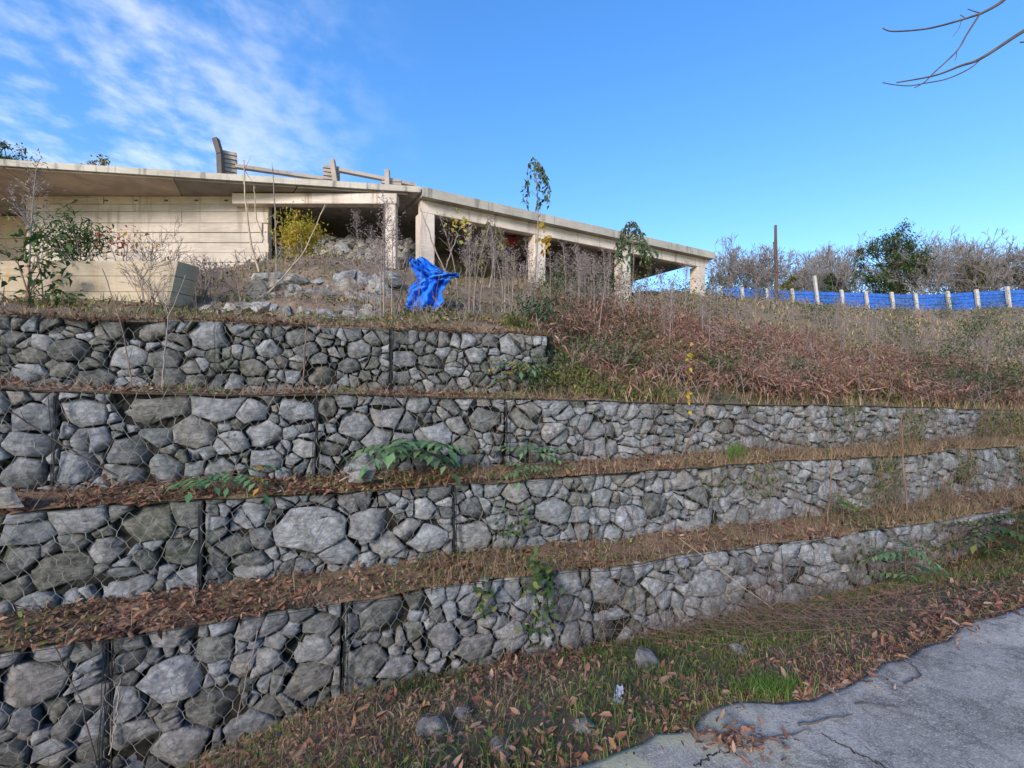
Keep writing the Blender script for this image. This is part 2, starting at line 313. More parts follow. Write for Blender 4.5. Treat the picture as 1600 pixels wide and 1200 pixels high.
# ------------------------------------------------------------------ terrain
VT = [5.24, 5.90, 6.48, 7.63]
def ztop(i, u):
    u = np.asarray(u, float)
    if i == 2: return 2.02 - .026 * u + .03 * n1(u * .7, 3.3) + .02 * n2(u * 1.9, 5.5)
    return np.full(u.shape, (-.13, .90, 0, 3.05)[i]) + .035 * n1(u * .6 + 9 * i, i * 2.7) + .02 * n2(u * 1.9, i * 3.1)
FOOT = -1.13
def vedge(u):  return 2.50 + .065 * np.clip(np.asarray(u, float) - 2.5, -3, 20) * .8 + .13 * n1(np.asarray(u) * 1.3, .5) + .06 * n2(np.asarray(u) * 4, 1.5) + .035 * n3(np.asarray(u) * 13, 1.5)
def zverge(u, v):
    u = np.asarray(u, float); v = np.asarray(v, float); e_ = vedge(u) - .06; t = np.clip((v - e_) / (5.3 - e_), 0, 1.1); f = FOOT + ss(8.8, 13.2, u) * .98 - .3 * np.clip(.1 - u, 0, 3.0)
    return -.012 + (f + .012) * (t * .75 + .25 * t * t) + (.05 * n1(u * 1.1, v * 1.3) + .02 * n2(u * 4, v * 4)) * ss(0, .15, t) - .1 * (1 - ss(vedge(u) - .1, vedge(u) - .03, v))
cp = []
for u in np.arange(-9, 3.3, 1.2): x, y = uv2xy(u, 7.75); cp.append((x, y, 3.05))
for u in np.arange(4.2, 20, 1.5): x, y = uv2xy(u, 6.62); cp.append((x, y, float(ztop(2, u)) + .02))
for px, py, d in [(100, 462, 11), (100, 445, 14), (300, 470, 10), (350, 459, 11.25), (450, 460, 11.25), (560, 458, 11.5), (450, 489, 9.3), (560, 490, 9.3), (350, 488, 9.3), (350, 425, 12.3), (500, 420, 12.3), (450, 465, 10.2), (600, 435, 13), (600, 418, 16.3), (670, 428, 16.4), (450, 420, 16.2), (100, 440, 16.4), (-200, 440, 14),
                  (700, 470, 11), (833, 446, 19), (968, 470, 21.3), (1095, 464, 23.9), (900, 525, 11), (900, 575, 9), (1000, 500, 15), (1100, 540, 13), (1200, 505, 22), (1200, 585, 11.5), (1350, 525, 21), (1350, 600, 12.5),
                  (1500, 505, 29), (1500, 570, 17), (1620, 525, 24), (1620, 600, 15), (1150, 470, 45), (1300, 483, 44), (1450, 486, 42), (1600, 480, 40), (1760, 478, 38), (1120, 466, 27), (1900, 560, 20)]:
    cp.append(tuple(P(px, py, d)))
cp += [(20, 75, 9.5), (60, 75, 9), (70, 50, 8.5), (-18, 30, 8), (-18, 60, 10), (0, 45, 9), (-40, 20, 6), (-30, 12, 4.5), (0, 100, 9), (90, 100, 8), (-80, 100, 9), (60, 25, 5.5), (-5, 22, 7.2), (3, 27, 7.4)]
cp = np.array(cp)
def tps(r2): return .5 * r2 * np.log(r2 + 1e-9)
_n = len(cp); _A = np.zeros((_n + 3, _n + 3)); _d = ((cp[:, None, :2] - cp[None, :, :2]) ** 2).sum(-1)
_A[:_n, :_n] = tps(_d) + np.eye(_n) * .05; _A[:_n, _n] = 1; _A[:_n, _n + 1:] = cp[:, :2]; _A[_n, :_n] = 1; _A[_n + 1:, :_n] = cp[:, :2].T
_w = np.linalg.solve(_A, np.concatenate([cp[:, 2], np.zeros(3)]))
def zhill(x, y):
    x = np.asarray(x, float); sh = x.shape; x = x.ravel(); y = np.asarray(y, float).ravel(); o = np.empty(len(x))
    for k in range(0, len(x), 20000):
        X = x[k:k + 20000]; Y = y[k:k + 20000]; d = (X[:, None] - cp[None, :, 0]) ** 2 + (Y[:, None] - cp[None, :, 1]) ** 2
        o[k:k + 20000] = tps(d) @ _w[:_n] + _w[_n] + X * _w[_n + 1] + Y * _w[_n + 2]
    dist = np.hypot(x, y); o = o + (.10 * n1(x * .7, y * .7) + .05 * n2(x * 2, y * 2)) * ss(6.5, 9, -ST * x + CT * y)
    bx_ = ss(-6.9, -6.3, x) * (1 - ss(-2.9, -2.3, x)); o = o - bx_ * (.45 * ss(10.3, 11.0, y) * (1 - ss(11.55, 11.85, y)) + .22 * ss(8.7, 9.2, y) * (1 - ss(9.65, 9.9, y)))
    far = ss(95, 140, dist); return (o * (1 - far) + 8.5 * far).reshape(sh)
U4END = 3.35
def zground(u, v):
    """height of the open ground behind the third tier"""
    x, y = uv2xy(u, v); h = zhill(x, y); lim = VT[3] + .23; low = ztop(2, u) + .02
    k = 1 - ss(U4END - .1, U4END + .5, u)
    base = np.where(v < lim, low + (np.minimum(h, low + .35) - low) * 0, h)
    right = np.maximum(h, low) * ss(VT[2], VT[2] + .6, v) + low * (1 - ss(VT[2], VT[2] + .6, v))
    return base * k + right * (1 - k) - .3 * (np.abs(v - VT[2] - .1901) < 1e-5) - .03 * (np.abs(v - VT[2] - .1903) < 1e-5)
def grid_obj(name, us, vs_, zf, m, kind='structure', xyf=uv2xy):
    U, Vv = np.meshgrid(us, vs_, indexing='ij'); X, Y = xyf(U, Vv); Z = zf(U, Vv); V = np.stack([X, Y, Z], -1).reshape(-1, 3); nv = len(vs_)
    i, j = np.meshgrid(np.arange(len(us) - 1), np.arange(nv - 1), indexing='ij'); a = (i * nv + j).ravel()
    Fc = np.stack([a, a + nv, a + nv + 1, a + 1], 1); o = obj(name, mesh(name, V, Fc), m, smooth=True); o['kind'] = kind; return o
us_r = np.concatenate([np.arange(-60, -6, 3), np.arange(-6, 14, .12), np.arange(14, 90, 3)])
ev = vedge(us_r)
def road():
    offs = np.array([-.8, -.6, -.42, -.3, -.2, -.12, -.06, -.02, 0]); fr = np.concatenate([np.linspace(0, 1, 24)[:-1], np.full(len(offs), 1.)]); U = np.repeat(us_r[:, None], len(fr), 1)
    V0 = np.concatenate([-14 + (ev[:, None] - 1.2 + 14) * fr[None, :23], ev[:, None] + offs[None]], 1)
    Z = .012 * n1(U * 1.5, V0 * 1.5) + .006 * n2(U * 5, V0 * 5); Z[:, -1] = -.12; Z[:, -2] -= .012
    X, Y = uv2xy(U, V0); V = np.stack([X, Y, Z], -1).reshape(-1, 3); nv = len(fr); i, j = np.meshgrid(np.arange(len(us_r) - 1), np.arange(nv - 1), indexing='ij'); a = (i * nv + j).ravel()
    o = obj('road', mesh('road', V, np.stack([a, a + nv, a + nv + 1, a + 1], 1)), M['road'], smooth=True); o['kind'] = 'structure'
    # narrow cracks cut as thin dark sunken seams
road()
ug = np.concatenate([np.arange(-60, -6, 4), np.arange(-6, 16, .14), np.arange(16, 90, 4)])
grid_obj('verge', ug, np.arange(1.9, 5.5, .1), zverge, M['soil'])
for i in range(2):
    grid_obj('earth_ledge', ug, np.array([VT[i] + .1901, VT[i] + .1903, VT[i] + .02, VT[i] + .12, VT[i] + .25, VT[i] + .4, VT[i] + .55, VT[i + 1] + .15]), lambda u, v, i=i: ztop(i, u) + .015 + .03 * n2(u * 3, v * 6) + .022 * n3(u * 6.3, v * 9) + .10 * ss(VT[i] + .2, VT[i + 1], v) - .3 * (np.abs(v - VT[i] - .1901) < 1e-5) - .03 * (np.abs(v - VT[i] - .1903) < 1e-5), M['soil'])
hv = np.concatenate([[VT[2] + .1901, VT[2] + .1903], np.arange(VT[2] + .02, VT[3] + .05, .14), [VT[3] + .215, VT[3] + .231], np.arange(VT[3] + .36, 18, .22), np.arange(18, 50, .8), np.arange(50, 170, 5)])
hu = np.concatenate([np.arange(-110, -14, 5), np.arange(-14, 22, .3), np.arange(22, 60, 1), np.arange(60, 160, 6)])
grid_obj('hillside', hu, hv, zground, M['hill'])

# ------------------------------------------------------------------ gabion tiers
def clip(poly, nx, nz, c):
    out = []; n = len(poly)
    for k in range(n):
        a = poly[k]; b = poly[(k + 1) % n]; da = nx * a[0] + nz * a[1] - c; db = nx * b[0] + nz * b[1] - c
        if da <= 0: out.append(a)
        if da * db < 0: t = da / (da - db); out.append((a[0] + (b[0] - a[0]) * t, a[1] + (b[1] - a[1]) * t))
    return out
AX = 1.42
def pack(x0, x1, z0, z1, big, rmin, rmax, tries=900):
    sd_ = [(x / AX, z, r) for x, z, r in big]
    def ok(x, z, r, k): return all((x - a) ** 2 + (z - b) ** 2 > (k * (r + c)) ** 2 for a, b, c in sd_)
    for t in range(tries):
        q = t / tries; r = rmax * (1 - q) ** 2.2 + rmin; r *= random.uniform(.7, 1.25)
        x = random.uniform(x0, x1) / AX; z = random.uniform(z0 + r * .3, z1 - r * .3)
        if ok(x, z, r, .86): sd_.append((x, z, r))
    cells = []
    for i, (x, z, r) in enumerate(sd_):
        poly = [(x0 / AX, z0), (x1 / AX, z0), (x1 / AX, z1), (x0 / AX, z1)]
        for j, (a, b, c) in enumerate(sd_):
            if i == j: continue
            dx, dz = a - x, b - z
            if dx * dx + dz * dz > 1.4: continue
            poly = clip(poly, dx, dz, .5 * ((a * a + b * b - c * c) - (x * x + z * z - r * r)))
            if len(poly) < 3: break
        if len(poly) >= 3: cells.append([(p[0] * AX, p[1]) for p in poly])
    return cells
def split_cell(poly, big):
    p = np.array(poly); q = np.roll(p, -1, 0); A = (p[:, 0] * q[:, 1] - q[:, 0] * p[:, 1]).sum() / 2; R = math.sqrt(abs(A) / PI)
    if big or R < .075 or random.random() > min(.88, (R - .055) * 13): return [poly]
    w_ = p.max(0) - p.min(0); a = random.gauss(0, .5) + (PI / 2 if w_[0] > w_[1] * random.uniform(.9, 1.7) else 0); nx, nz = -math.sin(a), math.cos(a); c = p.mean(0) + np.array([random.gauss(0, .18), random.gauss(0, .18)]) * R
    k = nx * c[0] + nz * c[1]; A_ = clip(list(map(tuple, p)), nx, nz, k); B_ = clip(list(map(tuple, p)), -nx, -nz, -k)
    return [x for x in (A_, B_) if len(x) >= 3]
def stone_mesh(poly, wp, gap):
    """angular faceted rock whose face fills the cell; returns centre and mesh in local x, y (into the wall), z"""
    p = np.array(poly); lim_ = random.choice([4, 4, 5, 5, 6]); cut = 0
    while len(p) > lim_:
        a_ = np.roll(p, 1, 0); b_ = np.roll(p, -1, 0); ar = np.abs((p[:, 0] - a_[:, 0]) * (b_[:, 1] - a_[:, 1]) - (b_[:, 0] - a_[:, 0]) * (p[:, 1] - a_[:, 1])); tot = abs((p[:, 0] * b_[:, 1] - b_[:, 0] * p[:, 1]).sum())
        k = ar.argmin()
        cut += ar[k]
        if ar[k] > .15 * tot or cut > .13 * tot: break
        p = np.delete(p, k, 0)
    q = np.roll(p, -1, 0); cr = p[:, 0] * q[:, 1] - q[:, 0] * p[:, 1]; A = cr.sum() / 2
    if abs(A) < .0009: return None
    c = ((p + q) * cr[:, None]).sum(0) / (6 * A); R = math.sqrt(abs(A) / PI); f = max(.62, 1 - gap / R); an = random.gauss(0, .06); ca, sa = math.cos(an), math.sin(an)
    p = c + ((p - c) * f) @ np.array([[ca, sa], [-sa, ca]]); out = []; n = len(p)
    for k in range(n):
        a, b, d = p[k - 1], p[k], p[(k + 1) % n]
        if np.linalg.norm(b - a) < .18 * R or np.linalg.norm(d - b) < .18 * R or random.random() < .7: out.append(b); continue
        t1, t2 = random.uniform(.03, .22), random.uniform(.03, .22); out += [b + (a - b) * t1, b + (d - b) * t2]
    res = []; n = len(out)
    for k in range(n):
        a, b = out[k], out[(k + 1) % n]; e = b - a; l = np.linalg.norm(e); res.append(a)
        if l > .06: nn = np.array([e[1], -e[0]]) / l; res.append(a + e * random.uniform(.3, .7) + nn * l * random.uniform(-.09, .05))
    p = np.array(res); p = p + wp(p); c = p.mean(0); p = p - c; m = len(p)
    off = random.uniform(-.012, .06) + (.035 * random.random() if R < .07 else 0); G = lambda s_: random.gauss(0, s_)
    pl = [(G(.16), .05 + G(.18), 0), (G(.5), .08 + G(.5), -random.uniform(.15, .45) * R), (G(.6), G(.6), -random.uniform(.25, .5) * R)]
    fy = lambda s_: np.maximum(off + np.max([s_[:, 0] * a + s_[:, 1] * b + k for a, b, k in pl], 0), -.046)
    rnd = lambda s_: np.array([G(s_) for _ in range(m)])
    ye = fy(p) + np.abs(rnd(.012)) + .008 + .04 * R; sc = np.array([[random.uniform(.87, .97)] for _ in range(m)]); inn = p * sc; yi = fy(inn) + rnd(.003)
    sc2 = np.array([[random.uniform(.3, .55)] for _ in range(m)]); i2 = p * sc2 + np.array([random.uniform(-.15, .15) * R, random.uniform(-.15, .15) * R]); y2 = fy(i2) - .02 * R + rnd(.006)
    bk = p * .86; dep = ye.max() + random.uniform(.09, .16)
    V = [(a, dep, b) for a, b in bk] + [(p[k][0], ye[k], p[k][1]) for k in range(m)] + [(inn[k][0], yi[k], inn[k][1]) for k in range(m)] + [(i2[k][0], y2[k], i2[k][1]) for k in range(m)]
    V.append((i2[:, 0].mean(), y2.mean() - .004, i2[:, 1].mean())); Fc = []
    for k in range(m):
        e_ = (k + 1) % m
        for r in range(3):
            a, b = r * m, (r + 1) * m; Fc += [(a + k, a + e_, b + e_), (a + k, b + e_, b + k)]
        Fc.append((3 * m + k, 3 * m + e_, 4 * m))
    return c, mesh('stone', np.array(V), np.array(Fc))
BIG = [
 [(600, 970, 58, 48), (265, 993, 65, 30), (265, 1065, 85, 50), (35, 1070, 75, 65), (180, 1110, 65, 42), (330, 1107, 100, 35), (480, 1072, 50, 55), (280, 1170, 75, 50), (480, 1018, 60, 42), (395, 1140, 60, 55), (945, 935, 65, 55), (690, 1002, 48, 35), (573, 1040, 48, 50), (690, 1050, 30, 25), (745, 1020, 55, 35), (1110, 915, 50, 42), (1115, 955, 60, 28), (60, 1030, 70, 25), (560, 1085, 45, 40), (620, 1050, 55, 35), (500, 985, 50, 30), (1240, 860, 35, 35), (1165, 880, 25, 40), (1370, 850, 45, 45)],
 [(485, 828, 92, 66), (580, 820, 60, 45), (118, 812, 62, 50), (228, 823, 75, 42), (300, 803, 70, 34), (165, 862, 82, 20), (95, 897, 80, 45), (370, 852, 42, 35), (405, 845, 40, 32), (735, 840, 45, 58), (668, 842, 48, 44), (530, 862, 68, 28), (605, 852, 62, 26), (866, 800, 55, 34), (640, 830, 40, 30), (1205, 800, 55, 38), (1220, 750, 38, 24), (945, 780, 30, 30), (35, 825, 50, 30), (810, 770, 45, 25), (905, 805, 25, 30), (1300, 765, 40, 38), (1075, 755, 40, 22), (280, 865, 60, 32), (20, 870, 50, 40)],
 [(238, 650, 112, 55), (332, 645, 74, 52), (163, 640, 58, 34), (470, 655, 52, 38), (302, 690, 65, 34), (243, 694, 40, 30), (200, 722, 62, 38), (125, 668, 55, 30), (30, 748, 58, 34), (35, 712, 68, 30), (250, 742, 45, 42), (45, 680, 50, 40), (760, 665, 45, 32), (718, 673, 33, 20), (642, 671, 32, 18), (655, 645, 33, 20), (590, 697, 58, 17), (300, 742, 30, 22), (195, 745, 50, 35), (395, 660, 45, 25), (410, 690, 45, 30), (110, 740, 65, 30), (540, 645, 30, 20)],
 [(327, 527, 54, 38), (192, 555, 64, 24), (105, 545, 90, 16), (497, 562, 25, 22), (500, 586, 44, 27), (546, 572, 28, 18), (225, 510, 68, 28), (255, 560, 40, 35), (260, 590, 55, 24), (60, 535, 35, 20), (45, 555, 40, 18), (100, 578, 45, 16), (560, 545, 40, 22), (420, 545, 40, 20), (480, 545, 40, 20), (625, 590, 40, 15), (150, 590, 45, 24), (395, 575, 40, 20)]]
JOINTS = [[-6.05, -4.04, -2.04, -.03, 1.97, 3.97, 5.97, 7.97, 9.95, 11.9], [-5.6, -3.55, -1.45, 1.30, 3.3, 5.35, 7.4, 9.5, 11.6, 13.7, 15.8], [-5.5, -2.97, -.34, 2.19, 4.7, 7.2, 9.7, 12.2, 14.7, 17.2], [-8.9, -6.5, -4.1, -1.7, .68, U4END]]
STRONG = [[-4.04, -2.04, -.03], [-3.55, -1.45, 1.30], [-2.97, -.34, 2.19], [-4.1, .68]]
RS = [(.036, .15), (.036, .14), (.034, .115), (.036, .11)]
ZBASE = [FOOT - .85, -.1, .88, 1.98]
TIERNAME = ['lowest', 'second', 'third', 'topmost']
TLAB = ['wire gabion basket of grey stones in the lowest tier, beside the verge', 'wire gabion basket of grey stones in the second tier, between two leafy ledges', 'wire gabion basket of grey stones in the third tier, above the second ledge', 'wire gabion basket of dark mossy stones in the topmost tier, above the third ledge']
SPECIAL = {(0, 2): 'lowest tier gabion basket between two black lacing seams, with wide flat stones', (0, 3): 'lowest tier gabion basket with a large square pale stone near its top',
           (1, 2): 'second tier gabion basket with one very large flat brownish stone', (1, 1): 'second tier gabion basket of long grey slabs below the biggest bluish slab',
           (2, 1): 'third tier gabion basket with the biggest bluish slab under its top edge', (2, 2): 'third tier gabion basket of small stones behind the large green seedling',
           (3, 4): 'end gabion basket of the topmost tier, beside the bracken slope'}
def wire_net(W, z0, z1, seed):
    """hexagonal netting over the face, bulging a little"""
    pw, ph = .125, .118; nd = {}; segs = []; hgt = z1 - z0
    def node(i, j):
        if (i, j) in nd: return nd[(i, j)]
        x = i * pw / 2; k = j // 2; z = z0 + k * ph * 1.0 + (j % 2) * ph * .42; r = random.uniform
        x += .014 * math.sin(i * 1.7 + j * 2.3 + seed) + r(-.008, .008) + .03 * float(n1(x * 1.2 + seed, z * 2)); z += r(-.008, .008) + .035 * float(n2(x * 1.1 + seed, z * 1.7))
        y = -.052 + .018 * float(n3(x * 3 + seed, z * 3)); nd[(i, j)] = (min(max(x, .0), W), y, min(max(z, z0), z1)); return nd[(i, j)]
    ni = int(W / pw * 2); nk = int(hgt / ph)
    for k in range(nk):
        for i in range(ni):
            if (i + k) % 2 == 0:
                segs.append((node(i, 2 * k), node(i, 2 * k + 1)))                       # twisted upright
                if k + 1 <= nk:
                    for di in (-1, 1):
                        if 0 <= i + di <= ni: segs.append((node(i, 2 * k + 1), node(i + di, 2 * k + 2)))
    s_ = np.array([a for a in segs if a[0] != a[1]]); keep = np.linalg.norm(s_[:, 0] - s_[:, 1], axis=1) > .01; s_ = s_[keep]
    tw = np.abs(s_[:, 0, 0] - s_[:, 1, 0]) < .035
    return tubes(s_[:, 0], s_[:, 1], np.where(tw, .0038, .0024), np.where(tw, .0038, .0024), 3)
nst = 0
for ti in range(4):
    v = VT[ti]; J = JOINTS[ti]; zb = ZBASE[ti]; TH_ = []; zref = float(np.mean(ztop(ti, np.array(J)))) ; H = zref - zb
    for k in range(len(J) - 1):
        u0 = J[k]; x, y = uv2xy(u0, v); TH_.append(thing('gabion_basket', SPECIAL.get((ti, k), TLAB[ti]), 'gabion', (x, y, zb), TH, 'gabion baskets of the %s tier' % TIERNAME[ti]))
    lift = lambda u, z: (ztop(ti, u) - zref) * np.clip(np.asarray(z) / H, 0, 1)
    bulge = lambda u, z: (-.055 * np.sin(PI * np.clip(np.asarray(z) / H, 0, 1)) * (.55 + .9 * n1(np.asarray(u) * .9 + ti * 7, 2.2)) + .035 * n2(np.asarray(u) * .7 + ti * 3, np.asarray(z) * 1.4) + .02)
    ends = [J[0]] + [s_ for s_ in STRONG[ti] if s_ > J[0]] + [J[-1]]
    seg = []
    for a, b in zip(ends[:-1], ends[1:]):
        m = max(1, int(round((b - a) / 3.2))); seg += [(a + (b - a) * q / m, a + (b - a) * (q + 1) / m) for q in range(m)]
    for (a, b) in seg:
        big = []
        for (px, py, w_, h_) in BIG[ti]:
            bu, bz, s_ = pix_wall(px, py, v)
            if a + .04 < bu < b - .04 and zb < bz < zb + H: big.append((bu - a, bz - zb, .5 * math.sqrt(w_ * h_) / s_ * 1.02))
        nb = len(big); W = b - a; rmin, rmax = RS[ti]
        for _ in range(int(W * (.6 if nb else 1.3))): big.append((random.uniform(.15, W - .15), random.uniform(.2, H - .15), random.uniform(.11, .17)))
        cells = pack(.012, W - .012, 0, H, big, rmin, rmax, int(560 * W)); o1, o2 = random.uniform(0, 50), random.uniform(0, 50)
        wp = lambda p: np.stack([.012 * n1(p[:, 0] * 5 + o1, p[:, 1] * 5), .012 * n2(p[:, 0] * 5 + o2, p[:, 1] * 5) + lift(p[:, 0] + a, p[:, 1])], 1)
        for ci, c0 in enumerate(cells):
            for c in split_cell(c0, ci < nb):
                r = stone_mesh(c, wp, random.uniform(.001, .009))
                if r is None: continue
                uc = a + r[0][0]
                if ti == 0 and zb + r[0][1] < float(zverge(uc, VT[0] - .05)) - .14: continue
                uc = a + r[0][0]; k = int(np.clip(np.searchsorted(J, uc) - 1, 0, len(J) - 2)); obj('stone', r[1], M['stone_mossy' if random.random() < ((.42 if uc < .8 else .12), (.3 if uc < 0 else .1), .14, .5)[ti] else 'stone'], TH_[k], (uc - J[k], float(bulge(uc, r[0][1])), r[0][1])); nst += 1
    for k in range(len(J) - 1):
        u0, u1 = J[k], J[k + 1]; W = u1 - u0; t = TH_[k]; z1 = float(ztop(ti, (u0 + u1) / 2)) - zb
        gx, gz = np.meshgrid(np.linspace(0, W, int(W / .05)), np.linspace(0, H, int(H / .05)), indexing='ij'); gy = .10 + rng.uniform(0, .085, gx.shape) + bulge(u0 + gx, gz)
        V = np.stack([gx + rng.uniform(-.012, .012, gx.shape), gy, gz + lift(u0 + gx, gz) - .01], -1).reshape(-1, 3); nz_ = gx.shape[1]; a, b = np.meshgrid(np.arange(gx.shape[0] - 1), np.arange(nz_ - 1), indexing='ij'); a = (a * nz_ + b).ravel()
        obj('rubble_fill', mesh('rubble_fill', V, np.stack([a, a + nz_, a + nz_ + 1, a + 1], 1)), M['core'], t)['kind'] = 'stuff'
        Vn, Fn = wire_net(W, 0 if ti else .1, z1 + (.03 if ti == 2 else 0), random.uniform(0, 40)); Vn[:, 1] += bulge(u0 + Vn[:, 0], Vn[:, 2]); Vn[:, 2] += lift(u0 + Vn[:, 0], Vn[:, 2]) * (ti == 2)
        nt_ = obj('wire_netting', mesh('wire_netting', Vn, Fn), M['wire'], t); nt_['kind'] = 'stuff'
        xs = np.linspace(0, W, 16); pts = np.stack([xs, -.03 + .02 * n1(xs * 2 + u0, 1), ztop(ti, u0 + xs) - zb + .008 + .014 * n2(xs * 2 + u0, 4)], 1)
        obj('edge_wire', mesh('edge_wire', *path_tube(pts, .0035, .0035, 4)), M['seam'], t)
        st_ = u0 in STRONG[ti]; mb = MB()
        for q in range(7 if st_ else 2):
            zs = np.linspace(0, z1, 9); bx = random.gauss(0, .02 if st_ else .008)
            mb.add(*path_tube(np.stack([bx + .02 * n1(zs * 3 + q, u0 + q) + .015 * (zs - .5), -.045 + .025 * n2(zs * 3 + q, 2 + u0) + bulge(u0, zs), zs], 1), .004 if st_ else .0025, .004 if st_ else .0025, 3))
        obj('lacing_wire', mb.mesh('lacing_wire'), M['seam'], t)
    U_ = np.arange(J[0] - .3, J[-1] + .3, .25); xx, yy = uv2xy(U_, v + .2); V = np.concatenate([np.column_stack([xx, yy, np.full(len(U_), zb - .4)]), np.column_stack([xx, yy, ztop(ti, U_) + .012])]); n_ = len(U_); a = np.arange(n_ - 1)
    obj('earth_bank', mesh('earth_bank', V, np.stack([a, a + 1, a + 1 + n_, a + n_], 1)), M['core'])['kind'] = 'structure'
print('stones', nst)

# ------------------------------------------------------------------ concrete building
bld = thing('concrete_building', 'unfinished beige concrete building with flat slab roof and open columns on the slope', 'building', (-3.1, 16.6, 6.2))
BO = np.array([-3.1, 16.6, 6.2])
def bpart(name, me, m, parent=bld, loc=BO):
    me.transform(__import__('mathutils').Matrix.Translation(tuple(-loc))); return obj(name, me, m, parent)
SOF, RT = 8.95, 9.15
A = np.array([-3.1, 16.4]); DR = np.array([.865, .502]); DN = np.array([-.502, .865])
B = A + DR * 15.6
ledge = np.array([-26., 12.8])
lpoly = [(-26, 12.78), (-3.16, 16.37), tuple(A + DN * 6.5 + np.array([-.06, 0])), (-26, 24)]
ls = bpart('roof_slab', prism_mesh('roof_slab', lpoly, SOF, RT), M['slab'])
ls['label'] = 'weathered straight roof slab over the boarded wall'
rs = bpart('roof_slab', prism_mesh('roof_slab', [tuple(A), tuple(B), tuple(B + DN * 6.5), tuple(A + DN * 6.5)], 8.83, 9.16), M['slab'])
def lerp_edge(x): return 12.78 + (x + 26) / (26 - 3.16) * (16.37 - 12.78)
sx = [-25.5, -15.6, -10.9, -7.2, -3.6]
for k in range(4):
    x0, x1 = sx[k] + .02, sx[k + 1] - .02; sk = (-1.2, .9, .6, 0)[k]
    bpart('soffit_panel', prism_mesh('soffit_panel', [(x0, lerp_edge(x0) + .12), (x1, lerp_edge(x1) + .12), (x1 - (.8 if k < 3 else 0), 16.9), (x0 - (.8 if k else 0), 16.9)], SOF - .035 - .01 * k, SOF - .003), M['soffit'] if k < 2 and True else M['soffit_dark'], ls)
# boarded wall: courses of formwork-cast strips, joints recessed
WX0, WX1, WY = -17.0, -8.52, 16.6
rows = [8.9, 8.62, 8.36, 7.96, 7.62, 7.27, 6.93, 6.57, 6.2, 5.8, 5.3, 4.8]
wl = bpart('wall', box_mesh('wall', WX0 + .02, WX1 - .05, WY + .02, WY + .3, 4.6, SOF - .05), M['concrete'])
for r in range(len(rows) - 1):
    cuts = sorted([WX0] + [random.uniform(WX0 + 1.2, WX1 - 1.2) for _ in range(random.choice([1, 2, 2]))] + [WX1 - (.22 if 3 <= r < 5 else .1 * (r > 5) )])
    for a, b in zip(cuts[:-1], cuts[1:]):
        if b - a < .3: continue
        pr = random.uniform(0, .022); sk = random.uniform(-.006, .006)
        bpart('wall_strip', box_mesh('wall_strip', a + .006, b - .006, WY - pr - .02, WY + .03, rows[r + 1] + .008 + sk, rows[r] - .006, .007, .003), M['concrete'], wl)
for xh in np.arange(-16.3, -9, 1.05):
    bpart('tie_hole', box_mesh('tie_hole', xh - .06, xh + .06, WY - .05, WY - .018, 8.72, 8.77, .005), M['timber_dark'], wl)
bpart('return_wall', box_mesh('return_wall', -17.0, -16.72, 16.95, 20, 4.6, 8.9), M['concrete'])
for r in range(5): bpart('recess_strip', box_mesh('recess_strip', -26, -17.05, 18.4 - .02 * (r % 2), 18.7, 4.4 + r * .9, 5.28 + r * .9, .01), M['soffit'])
# beam and columns
bpart('beam', box_mesh('beam', -9.6, -3.95, 16.22, 16.58, 8.5, 8.86, .02, .006), M['column'])
bpart('column', box_mesh('column', -4.36, -4.0, 16.25, 16.6, 4.9, 8.498, .02, .008), M['column'])
ang = math.atan2(DR[1], DR[0])
def right_box(name, k0, k1, n0, n1_, z0, z1, m, jit=.008):
    me = box_mesh(name, k0, k1, n0, n1_, z0, z1, .02, jit); mt = __import__('mathutils').Matrix
    me.transform(mt.Translation((A[0], A[1], 0)) @ mt.Rotation(ang, 4, 'Z')); return bpart(name, me, m)
right_box('beam', .05, 15.4, .3, .62, 8.38, 8.826, M['column'])
for k in (.28, 5.05, 9.75, 14.9):
    right_box('column', k - .27, k + .27, .26, .78, 4.6, 8.376, M['column'])
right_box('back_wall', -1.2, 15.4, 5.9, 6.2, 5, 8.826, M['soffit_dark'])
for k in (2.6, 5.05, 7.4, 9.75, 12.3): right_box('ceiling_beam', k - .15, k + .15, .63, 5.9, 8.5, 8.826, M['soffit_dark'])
bpart('back_wall', box_mesh('back_wall', -17, -6.3, 21.2, 21.5, 5, 8.94), M['soffit_dark'])
